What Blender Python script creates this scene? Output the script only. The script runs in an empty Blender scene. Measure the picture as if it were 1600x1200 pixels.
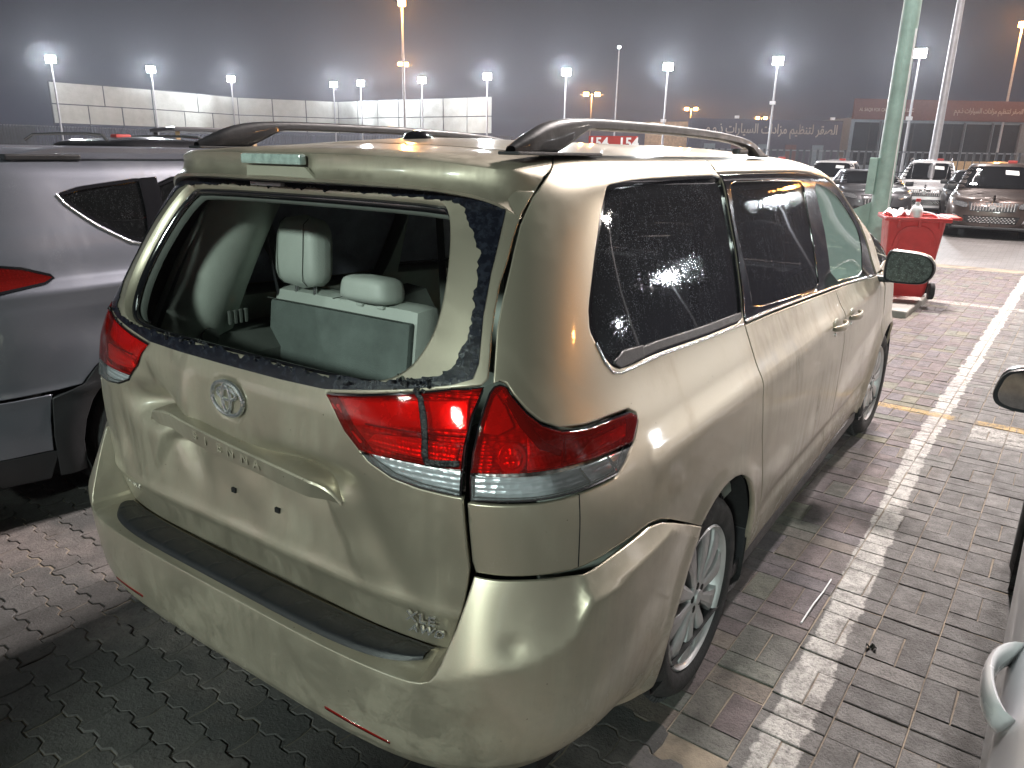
import bpy, bmesh, math, random
import numpy as np
from mathutils import Vector, Matrix
from mathutils.geometry import delaunay_2d_cdt

random.seed(7)
rng = np.random.default_rng(7)
scene = bpy.context.scene
COL = scene.collection
R = math.radians

# ---------------------------------------------------------------- camera, sky, exposure, lamps
cam_d = bpy.data.cameras.new('camera')
cam = bpy.data.objects.new('camera', cam_d)
COL.objects.link(cam)
cam_d.sensor_width = 36.0
cam_d.lens = 1165.19 / 1600.0 * 36.0
cam_d.clip_start = 0.05
cam_d.clip_end = 1500
_yaw, _pit, _rol = R(34.516), R(17.269), R(1.058)
_fw = Vector((-math.sin(_yaw) * math.cos(_pit), math.cos(_yaw) * math.cos(_pit), -math.sin(_pit)))
_r0 = Vector((math.cos(_yaw), math.sin(_yaw), 0))
_u0 = _r0.cross(_fw)
_r = _r0 * math.cos(_rol) + _u0 * math.sin(_rol)
_u = -_r0 * math.sin(_rol) + _u0 * math.cos(_rol)
cam.matrix_world = Matrix(((_r.x, _u.x, -_fw.x, 1.6441), (_r.y, _u.y, -_fw.y, -1.0478), (_r.z, _u.z, -_fw.z, 1.7342), (0, 0, 0, 1)))
scene.camera = cam

world = bpy.data.worlds.new('World')
scene.world = world
world.use_nodes = True
wn = world.node_tree
for n in list(wn.nodes):
    wn.nodes.remove(n)
_o = wn.nodes.new('ShaderNodeOutputWorld')
_b = wn.nodes.new('ShaderNodeBackground')
_tc = wn.nodes.new('ShaderNodeTexCoord')
_sx = wn.nodes.new('ShaderNodeSeparateXYZ')
_cr = wn.nodes.new('ShaderNodeValToRGB')
_nz = wn.nodes.new('ShaderNodeTexNoise')
_nz.inputs['Scale'].default_value = 1.6
_nz.inputs['Detail'].default_value = 3
_ma = wn.nodes.new('ShaderNodeMath'); _ma.operation = 'MULTIPLY_ADD'
_ma.inputs[1].default_value = 0.10
wn.links.new(_tc.outputs['Generated'], _sx.inputs[0])
wn.links.new(_tc.outputs['Generated'], _nz.inputs['Vector'])
wn.links.new(_nz.outputs['Fac'], _ma.inputs[0])
wn.links.new(_sx.outputs['Z'], _ma.inputs[2])
wn.links.new(_ma.outputs[0], _cr.inputs[0])
e = _cr.color_ramp.elements
e[0].position = 0.03; e[0].color = (0.036, 0.035, 0.056, 1)
e[1].position = 1.0; e[1].color = (0.006, 0.006, 0.008, 1)
for pos, c in ((0.14, (0.021, 0.021, 0.033)), (0.24, (0.007, 0.007, 0.010)), (0.36, (0.003, 0.003, 0.004))):
    q = e.new(pos); q.color = (*c, 1)
wn.links.new(_cr.outputs[0], _b.inputs['Color'])
_b.inputs['Strength'].default_value = 1.0
wn.links.new(_b.outputs[0], _o.inputs[0])

scene.view_settings.view_transform = 'Standard'
scene.view_settings.look = 'None'
scene.view_settings.exposure = 0.0
scene.view_settings.gamma = 1.0
scene.cycles.use_denoising = True
scene.cycles.max_bounces = 8
scene.cycles.volume_bounces = 0
scene.cycles.transparent_max_bounces = 16
scene.cycles.sample_clamp_indirect = 6.0
scene.cycles.caustics_reflective = False
scene.cycles.caustics_refractive = False

WHITE = (0.90, 0.95, 1.0)
SODIUM = (1.0, 0.42, 0.10)
# lamps the picture shows (x, y, height, colour, watts) and unseen yard lamps beside and behind the camera, two of them added
FLOOD = [(-63.6, 29.9), (-63.5, 38.0), (-64.7, 46.8), (-59.9, 55.4), (-56.0, 55.4), (-47.8, 55.2), (-40.1, 55.0),
         (-32.0, 54.8), (-23.1, 54.6), (-15.0, 54.4), (-6.3, 54.2)]
SODIUMS = [(-39.6, 43.8, 12.0), (-67.2, 73.8, 12.0), (-69.0, 125.4, 12.0), (-69.1, 172.7, 12.0), (-66.6, 217.3, 12.0), (-2.3, 74.4, 12.0)]

# ---------------------------------------------------------------- helpers
def tag(o, label=None, cat=None, group=None, kind=None):
    if label: o['label'] = label
    if cat: o['category'] = cat
    if group: o['group'] = group
    if kind: o['kind'] = kind
    return o

def empty(name, loc=(0, 0, 0), rz=0.0, label=None, cat=None, group=None):
    o = bpy.data.objects.new(name, None)
    COL.objects.link(o)
    o.location = loc
    o.rotation_euler = (0, 0, rz)
    o.empty_display_size = 0.2
    return tag(o, label, cat, group)

def link(name, me, mat=None, parent=None, loc=None, rot=None):
    o = bpy.data.objects.new(name, me)
    COL.objects.link(o)
    if mat is not None:
        me.materials.clear()
        me.materials.append(mat)
    if parent is not None: o.parent = parent
    if loc is not None: o.location = loc
    if rot is not None: o.rotation_euler = rot
    return o

def mesh_np(name, V, F, mat=None, parent=None, N=None, smooth=True):
    me = bpy.data.meshes.new(name)
    me.from_pydata([tuple(map(float, v)) for v in V], [], [tuple(map(int, f)) for f in F])
    if smooth:
        me.polygons.foreach_set('use_smooth', [True] * len(me.polygons))
    if N is not None:
        me.normals_split_custom_set_from_vertices([tuple(map(float, n)) for n in N])
    return link(name, me, mat, parent)

class MB:
    """collects simple shapes into one mesh"""
    def __init__(self):
        self.bm = bmesh.new()
    def box(self, c, s, rot=None, bev=0.0):
        r = bmesh.ops.create_cube(self.bm, size=1.0)
        M = Matrix.Translation(c) @ (rot.to_4x4() if rot is not None else Matrix.Identity(4)) @ Matrix.Diagonal((s[0], s[1], s[2], 1))
        bmesh.ops.transform(self.bm, matrix=M, verts=r['verts'])
        if bev > 0:
            ed = list({e for v in r['verts'] for e in v.link_edges})
            bmesh.ops.bevel(self.bm, geom=ed, offset=bev, segments=2, affect='EDGES', profile=0.6)
        return self
    def cyl(self, p0, p1, r0, r1=None, n=16, caps=True):
        p0 = Vector(p0); p1 = Vector(p1)
        d = p1 - p0
        q = d.to_track_quat('Z', 'Y').to_matrix().to_4x4()
        M = Matrix.Translation((p0 + p1) / 2) @ q
        bmesh.ops.create_cone(self.bm, cap_ends=caps, segments=n, radius1=r0, radius2=r0 if r1 is None else r1, depth=d.length, matrix=M)
        return self
    def tube(self, pts, r, n=8):
        for a, b in zip(pts[:-1], pts[1:]):
            self.cyl(a, b, r, r, n)
        return self
    def ball(self, c, r, s=(1, 1, 1), n=16):
        M = Matrix.Translation(c) @ Matrix.Diagonal((*s, 1))
        bmesh.ops.create_uvsphere(self.bm, u_segments=n, v_segments=max(6, n // 2), radius=r, matrix=M)
        return self
    def poly(self, pts, thick=None, axis=None):
        vs = [self.bm.verts.new(p) for p in pts]
        f = self.bm.faces.new(vs)
        if thick:
            r = bmesh.ops.extrude_face_region(self.bm, geom=[f])
            bmesh.ops.translate(self.bm, vec=Vector(axis) * thick, verts=[g for g in r['geom'] if isinstance(g, bmesh.types.BMVert)])
        return self
    def grid(self, P):
        """P [i][j] points"""
        vs = [[self.bm.verts.new(p) for p in row] for row in P]
        for i in range(len(vs) - 1):
            for j in range(len(vs[0]) - 1):
                self.bm.faces.new((vs[i][j], vs[i + 1][j], vs[i + 1][j + 1], vs[i][j + 1]))
        return self
    def lathe(self, prof, c=(0, 0, 0), axis='X', n=48):
        """prof: (radius, along) pairs"""
        rows = []
        for k in range(n):
            a = 2 * math.pi * k / n
            row = []
            for r, t in prof:
                if axis == 'X': p = (c[0] + t, c[1] + r * math.cos(a), c[2] + r * math.sin(a))
                elif axis == 'Z': p = (c[0] + r * math.cos(a), c[1] + r * math.sin(a), c[2] + t)
                else: p = (c[0] + r * math.cos(a), c[1] + t, c[2] + r * math.sin(a))
                row.append(self.bm.verts.new(p))
            rows.append(row)
        for k in range(n):
            A = rows[k]; B = rows[(k + 1) % n]
            for j in range(len(prof) - 1):
                self.bm.faces.new((A[j], B[j], B[j + 1], A[j + 1]))
        return self
    def build(self, name, mat=None, parent=None, smooth=False, loc=None, rot=None, bevel=0, recalc=True):
        if recalc: bmesh.ops.recalc_face_normals(self.bm, faces=self.bm.faces)
        me = bpy.data.meshes.new(name)
        self.bm.to_mesh(me); self.bm.free()
        if smooth:
            me.polygons.foreach_set('use_smooth', [True] * len(me.polygons))
            try: me.set_sharp_from_angle(angle=R(38))
            except Exception: pass
        o = link(name, me, mat, parent, loc, rot)
        if bevel:
            m = o.modifiers.new('bevel', 'BEVEL'); m.width = bevel; m.segments = 2; m.limit_method = 'ANGLE'
        return o

def copy_tree(o, parent=None):
    c = o.copy(); COL.objects.link(c)
    if parent is not None: c.parent = parent
    for ch in o.children:
        copy_tree(ch, c)
    return c

# ---------------------------------------------------------------- materials
def newmat(name):
    m = bpy.data.materials.new(name); m.use_nodes = True
    nt = m.node_tree
    return m, nt, nt.nodes['Principled BSDF'], nt.nodes['Material Output']

def N(nt, typ, **kw):
    n = nt.nodes.new(typ)
    for k, v in kw.items():
        if k == 'inp':
            for a, b in v.items(): n.inputs[a].default_value = b
        else: setattr(n, k, v)
    return n

def noise(nt, scale, detail=4, rough=0.55, vec=None, dist=0.0):
    n = N(nt, 'ShaderNodeTexNoise', inp={'Scale': scale, 'Detail': detail, 'Roughness': rough, 'Distortion': dist})
    if vec is not None: nt.links.new(vec, n.inputs['Vector'])
    return n.outputs['Fac']

def ramp(nt, fac, stops):
    n = N(nt, 'ShaderNodeValToRGB')
    el = n.color_ramp.elements
    while len(el) > 1: el.remove(el[-1])
    el[0].position = stops[0][0]; el[0].color = stops[0][1] if len(stops[0][1]) == 4 else (*stops[0][1], 1)
    for p, c in stops[1:]:
        q = el.new(p); q.color = (*c, 1) if len(c) == 3 else c
    nt.links.new(fac, n.inputs[0])
    return n.outputs[0]

def mixc(nt, fac, a, b, mode='MIX'):
    n = N(nt, 'ShaderNodeMix', data_type='RGBA', blend_type=mode)
    for k, v in ((0, fac), (6, a), (7, b)):
        if hasattr(v, 'links') or hasattr(v, 'is_linked'): nt.links.new(v, n.inputs[k])
        else: n.inputs[k].default_value = v if k == 0 else ((*v, 1) if len(v) == 3 else v)
    return n.outputs[2]

def math_(nt, op, a, b=None, c=None, clamp=False):
    n = N(nt, 'ShaderNodeMath', operation=op, use_clamp=clamp)
    for k, v in enumerate((a, b, c)):
        if v is None: continue
        if hasattr(v, 'is_linked'): nt.links.new(v, n.inputs[k])
        else: n.inputs[k].default_value = v
    return n.outputs[0]

def coords(nt, scale=(1, 1, 1), kind='Object'):
    t = N(nt, 'ShaderNodeTexCoord'); m = N(nt, 'ShaderNodeMapping')
    m.inputs['Scale'].default_value = scale
    nt.links.new(t.outputs[kind], m.inputs[0])
    return m.outputs[0]

def bump(nt, h, strength, dist, bs, normal=None):
    b = N(nt, 'ShaderNodeBump', inp={'Strength': strength, 'Distance': dist})
    nt.links.new(h, b.inputs['Height'])
    if normal is not None: nt.links.new(normal, b.inputs['Normal'])
    nt.links.new(b.outputs[0], bs.inputs['Normal'])
    return b.outputs[0]

def plain(name, col, rough=0.5, metal=0.0, coat=0.0, var=0.12, scale=6.0, bmp=0.0, bscale=60, spec=0.5):
    m, nt, bs, _ = newmat(name)
    v = coords(nt)
    f = noise(nt, scale, 5, 0.6, v)
    lo = tuple(c * (1 - var) for c in col); hi = tuple(min(1, c * (1 + var)) for c in col)
    nt.links.new(ramp(nt, f, [(0.3, lo), (0.7, hi)]), bs.inputs['Base Color'])
    nt.links.new(ramp(nt, noise(nt, scale * 3.1, 4, 0.6, v), [(0.3, (rough * 0.8,) * 3), (0.7, (min(1, rough * 1.2),) * 3)]), bs.inputs['Roughness'])
    bs.inputs['Metallic'].default_value = metal
    bs.inputs['Coat Weight'].default_value = coat
    bs.inputs['Coat Roughness'].default_value = 0.05
    bs.inputs['Specular IOR Level'].default_value = spec
    if bmp: bump(nt, noise(nt, bscale, 4, 0.6, v), bmp, 0.01, bs)
    return m

def paint(name, col, dirt=(0.16, 0.14, 0.11), dirtamt=0.35, metal=0.75, rough=0.36, wet=0.5, grime=0.0):
    """metallic car paint with road film, fine droplets and a clear coat"""
    m, nt, bs, _ = newmat(name)
    v = coords(nt)
    big = noise(nt, 1.7, 6, 0.62, v, 0.4)
    streak = noise(nt, 3.0, 6, 0.6, coords(nt, (9, 9, 0.8)))
    d = math_(nt, 'MULTIPLY', ramp(nt, big, [(0.42, (0, 0, 0)), (0.75, (1, 1, 1))]), ramp(nt, streak, [(0.35, (0.2,) * 3), (0.7, (1, 1, 1))]))
    d = math_(nt, 'MULTIPLY', d, dirtamt)
    if grime:
        # splash film low on the body, torn into patches and runs
        sz = N(nt, 'ShaderNodeSeparateXYZ'); nt.links.new(N(nt, 'ShaderNodeTexCoord').outputs['Object'], sz.inputs[0])
        lo = ramp(nt, math_(nt, 'ADD', sz.outputs[2], math_(nt, 'MULTIPLY_ADD', noise(nt, 2.6, 7, .7, v), .9, -.45)), [(.30, (1, 1, 1)), (.62, (0, 0, 0))])
        lo = math_(nt, 'MULTIPLY', lo, ramp(nt, noise(nt, 9, 7, .75, v, .6), [(.40, (.1,) * 3), (.62, (1, 1, 1))]))
        d = math_(nt, 'MAXIMUM', d, math_(nt, 'MULTIPLY', lo, grime))
        sv = N(nt, 'ShaderNodeTexVoronoi', inp={'Scale': 34.0}); nt.links.new(v, sv.inputs['Vector'])
        sp_ = math_(nt, 'MULTIPLY', ramp(nt, sv.outputs['Distance'], [(.045, (1, 1, 1)), (.075, (0, 0, 0))]), ramp(nt, noise(nt, 2.2, 4, .6, v), [(.50, (0, 0, 0)), (.56, (1, 1, 1))]))
    basecol = mixc(nt, d, col, dirt)
    if grime: basecol = mixc(nt, math_(nt, 'MULTIPLY', sp_, .85), basecol, (.03, .028, .024))
    nt.links.new(math_(nt, 'SUBTRACT', metal, d), bs.inputs['Metallic'])
    nt.links.new(math_(nt, 'MULTIPLY_ADD', d, 0.9, rough), bs.inputs['Roughness'])
    bs.inputs['Coat Weight'].default_value = 0.6
    bs.inputs['Coat IOR'].default_value = 1.5
    nt.links.new(math_(nt, 'MULTIPLY_ADD', d, 0.5, 0.06), bs.inputs['Coat Roughness'])
    # droplets: small sparse beads in the clear coat
    vo = N(nt, 'ShaderNodeTexVoronoi', inp={'Scale': 170.0, 'Randomness': 1.0})
    nt.links.new(v, vo.inputs['Vector'])
    bead = ramp(nt, vo.outputs['Distance'], [(0.0, (1, 1, 1)), (0.26, (0, 0, 0))])
    msk = ramp(nt, noise(nt, 5.5, 5, 0.7, v), [(0.50, (0, 0, 0)), (0.68, (1, 1, 1))])
    h = math_(nt, 'MULTIPLY', bead, msk)
    nt.links.new(mixc(nt, math_(nt, 'MULTIPLY', h, 0.35 * wet * 2), basecol, (0.85, 0.85, 0.82)), bs.inputs['Base Color'])
    b = N(nt, 'ShaderNodeBump', inp={'Strength': wet, 'Distance': 0.0016})
    nt.links.new(h, b.inputs['Height'])
    orange = N(nt, 'ShaderNodeBump', inp={'Strength': 0.05, 'Distance': 0.002})
    nt.links.new(noise(nt, 24, 3, 0.5, v), orange.inputs['Height'])
    nt.links.new(orange.outputs[0], b.inputs['Normal'])
    nt.links.new(b.outputs[0], bs.inputs['Coat Normal'])
    return m

def wet_glass(name, tint, film=0.16, filmcol=(0.5, 0.52, 0.55), streaks=1.0, rough=0.02):
    """car window: tinted pane, mirror-like outside, beads and run marks of water on it"""
    m, nt, bs, out = newmat(name)
    nt.nodes.remove(bs)
    v = coords(nt)
    tr = N(nt, 'ShaderNodeBsdfTransparent'); tr.inputs[0].default_value = (*tint, 1)
    gl = N(nt, 'ShaderNodeBsdfGlossy', inp={'Roughness': rough})
    df = N(nt, 'ShaderNodeBsdfDiffuse'); df.inputs[0].default_value = (*filmcol, 1)
    fr = N(nt, 'ShaderNodeFresnel', inp={'IOR': 1.5})
    vo = N(nt, 'ShaderNodeTexVoronoi', inp={'Scale': 230.0})
    nt.links.new(v, vo.inputs['Vector'])
    bead = ramp(nt, vo.outputs['Distance'], [(0.05, (1, 1, 1)), (0.33, (0, 0, 0))])
    vo2 = N(nt, 'ShaderNodeTexVoronoi', inp={'Scale': 120.0})
    nt.links.new(v, vo2.inputs['Vector'])
    bead2 = ramp(nt, vo2.outputs['Distance'], [(0.03, (1, 1, 1)), (0.22, (0, 0, 0))])
    run = ramp(nt, noise(nt, 1.0, 5, 0.65, coords(nt, (48, 48, 1.8)), 0.3), [(0.47, (0, 0, 0)), (0.60, (1, 1, 1))])
    patch = ramp(nt, noise(nt, 3.2, 4, 0.6, v), [(0.36, (0.15,) * 3), (0.66, (1, 1, 1))])
    wet = math_(nt, 'MULTIPLY', math_(nt, 'MAXIMUM', math_(nt, 'MULTIPLY', bead, math_(nt, 'MULTIPLY_ADD', run, 0.8, 0.25)), math_(nt, 'MULTIPLY', bead2, 0.7)), patch)
    b = N(nt, 'ShaderNodeBump', inp={'Strength': 0.06 * streaks, 'Distance': 0.001})
    nt.links.new(wet, b.inputs['Height'])
    for k in (gl, fr): nt.links.new(b.outputs[0], k.inputs['Normal'])
    m1 = N(nt, 'ShaderNodeMixShader'); m2 = N(nt, 'ShaderNodeMixShader')
    nt.links.new(math_(nt, 'MULTIPLY_ADD', wet, 0.85 * streaks, film, clamp=True), m1.inputs[0])
    nt.links.new(tr.outputs[0], m1.inputs[1]); nt.links.new(df.outputs[0], m1.inputs[2])
    nt.links.new(math_(nt, 'MULTIPLY_ADD', fr.outputs[0], 1.0, 0.02, clamp=True), m2.inputs[0])
    nt.links.new(m1.outputs[0], m2.inputs[1]); nt.links.new(gl.outputs[0], m2.inputs[2])
    nt.links.new(m2.outputs[0], out.inputs[0])
    return m

def lens(name, tint, bumpscale=0, fluting=None):
    m, nt, bs, out = newmat(name)
    nt.nodes.remove(bs)
    tr = N(nt, 'ShaderNodeBsdfTransparent'); tr.inputs[0].default_value = (*tint, 1)
    gl = N(nt, 'ShaderNodeBsdfGlossy', inp={'Roughness': 0.04})
    df = N(nt, 'ShaderNodeBsdfDiffuse'); df.inputs[0].default_value = (*(min(1, t * 0.8) for t in tint), 1)
    fr = N(nt, 'ShaderNodeFresnel', inp={'IOR': 1.5})
    b = N(nt, 'ShaderNodeBump', inp={'Strength': 0.25, 'Distance': 0.001})
    nt.links.new(noise(nt, 120, 3, 0.6, coords(nt)), b.inputs['Height'])
    nt.links.new(b.outputs[0], gl.inputs['Normal']); nt.links.new(b.outputs[0], fr.inputs['Normal'])
    m1 = N(nt, 'ShaderNodeMixShader', inp={0: 0.12}); m2 = N(nt, 'ShaderNodeMixShader')
    nt.links.new(tr.outputs[0], m1.inputs[1]); nt.links.new(df.outputs[0], m1.inputs[2])
    nt.links.new(fr.outputs[0], m2.inputs[0]); nt.links.new(m1.outputs[0], m2.inputs[1]); nt.links.new(gl.outputs[0], m2.inputs[2])
    nt.links.new(m2.outputs[0], out.inputs[0])
    return m

def reflector(name, cell=60, col=(0.85, 0.85, 0.85), ribs=(0, 0, 1)):
    """moulded bright reflector behind a lamp lens"""
    m, nt, bs, _ = newmat(name)
    v = coords(nt)
    bs.inputs['Base Color'].default_value = (*col, 1)
    bs.inputs['Metallic'].default_value = 0.6
    bs.inputs['Roughness'].default_value = 0.28
    vo = N(nt, 'ShaderNodeTexVoronoi', inp={'Scale': cell, 'Randomness': 0.35})
    nt.links.new(v, vo.inputs['Vector'])
    w = N(nt, 'ShaderNodeTexWave', bands_direction='Z', inp={'Scale': 26.0, 'Distortion': 0.6})
    nt.links.new(v, w.inputs['Vector'])
    h = math_(nt, 'ADD', vo.outputs['Distance'], math_(nt, 'MULTIPLY', w.outputs['Fac'], 0.35))
    bump(nt, h, 0.8, 0.004, bs)
    return m

def emit(name, col, s):
    m, nt, bs, out = newmat(name)
    bs.inputs['Base Color'].default_value = (0.05, 0.05, 0.05, 1)
    bs.inputs['Emission Color'].default_value = (*col, 1)
    bs.inputs['Emission Strength'].default_value = s
    return m

M = {}
M['gold'] = paint('champagne_paint', (0.46, 0.415, 0.328), dirtamt=0.70, metal=0.72, rough=0.37, grime=.6)
M['goldin'] = paint('champagne_paint_inner', (0.40, 0.39, 0.31), dirtamt=0.25, metal=0.3, rough=0.45, wet=0.1)
M['grey'] = paint('grey_paint', (0.19, 0.20, 0.24), dirtamt=0.3, metal=0.6, rough=0.38)
M['silver'] = paint('silver_paint', (0.55, 0.57, 0.60), dirtamt=0.2, metal=0.7, rough=0.38)
M['black'] = plain('black_plastic', (0.018, 0.019, 0.022), 0.42, bmp=0.15, bscale=300)
M['gloss'] = plain('gloss_black_trim', (0.010, 0.010, 0.012), 0.10, coat=0.6, spec=0.6)
M['rubber'] = plain('tyre_rubber', (0.022, 0.022, 0.024), 0.75, bmp=0.3, bscale=120)
M['chrome'] = plain('chrome', (0.80, 0.81, 0.83), 0.16, metal=0.9, var=0.05)
M['alloy'] = plain('alloy_rim', (0.50, 0.50, 0.51), 0.48, metal=0.6, coat=0.3, var=0.15)
M['badge'] = plain('badge_chrome', (0.80, 0.81, 0.81), 0.20, metal=0.85, coat=0.5, var=0.05)
M['alloydark'] = plain('alloy_dark_shaded', (0.13, 0.13, 0.135), 0.5, metal=0.7)  # dark metal; on the SUV's rear rims the tone stands for shade
M['dark'] = plain('dark_gap', (0.006, 0.006, 0.007), 0.9)
M['seal'] = plain('black_sealant', (0.012, 0.013, 0.016), 0.35, bmp=0.9, bscale=70, var=0.5)
M['carpet'] = plain('seatback_carpet', (0.125, 0.150, 0.140), 0.95, bmp=0.4, bscale=200, var=0.25)
M['leather'] = plain('grey_leather', (0.46, 0.50, 0.46), 0.45, bmp=0.15, bscale=160, var=0.06)
M['trim'] = plain('interior_trim', (0.46, 0.50, 0.45), 0.7, bmp=0.1, bscale=200, var=0.12)
M['trimdark'] = plain('dark_interior_trim', (0.09, 0.10, 0.09), 0.8, var=0.2)
M['floor'] = plain('dark_floor_carpet', (0.02, 0.021, 0.021), 0.95)
M['mesh'] = plain('window_shade_mesh', (0.30, 0.30, 0.37), 0.8, bmp=0.4, bscale=150, var=0.3)
M['tint'] = wet_glass('tinted_wet_glass', (0.028, 0.029, 0.034), film=0.035, filmcol=(.42, .44, .50))
M['tint2'] = wet_glass('tinted_glass', (0.05, 0.05, 0.055), film=0.01, streaks=0.35)
M['fog'] = wet_glass('fogged_door_glass', (0.36, 0.50, 0.45), film=0.62, filmcol=(0.34, 0.52, 0.47), streaks=0.6)
M['clear'] = wet_glass('windscreen_glass', (0.80, 0.86, 0.83), film=0.04, streaks=0.2)
M['redlens'] = lens('red_lens', (0.97, 0.05, 0.04))
M['clearlens'] = lens('clear_lens', (0.92, 0.95, 0.97))
M['refl'] = reflector('lamp_reflector', 70)
M['reflw'] = reflector('lamp_reflector_white', 45, (0.9, 0.92, 0.95))
M['mirror'] = plain('mirror_glass', (0.55, 0.6, 0.6), 0.06, metal=1.0, var=0.2, scale=30)
M['redplastic'] = plain('red_bin_plastic', (0.52, 0.035, 0.035), 0.42, var=0.16, scale=4, bmp=0.05)
M['whiteplastic'] = plain('white_plastic', (0.75, 0.76, 0.78), 0.35)
M['steel'] = plain('painted_post_green', (0.27, 0.40, 0.36), 0.5, var=0.2, scale=5, bmp=0.2, bscale=30)
M['galv'] = plain('galvanised_post', (0.34, 0.34, 0.36), 0.5, metal=0.4)
M['concrete'] = plain('concrete', (0.30, 0.29, 0.27), 0.85, bmp=0.4, bscale=25, var=0.2)
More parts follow.
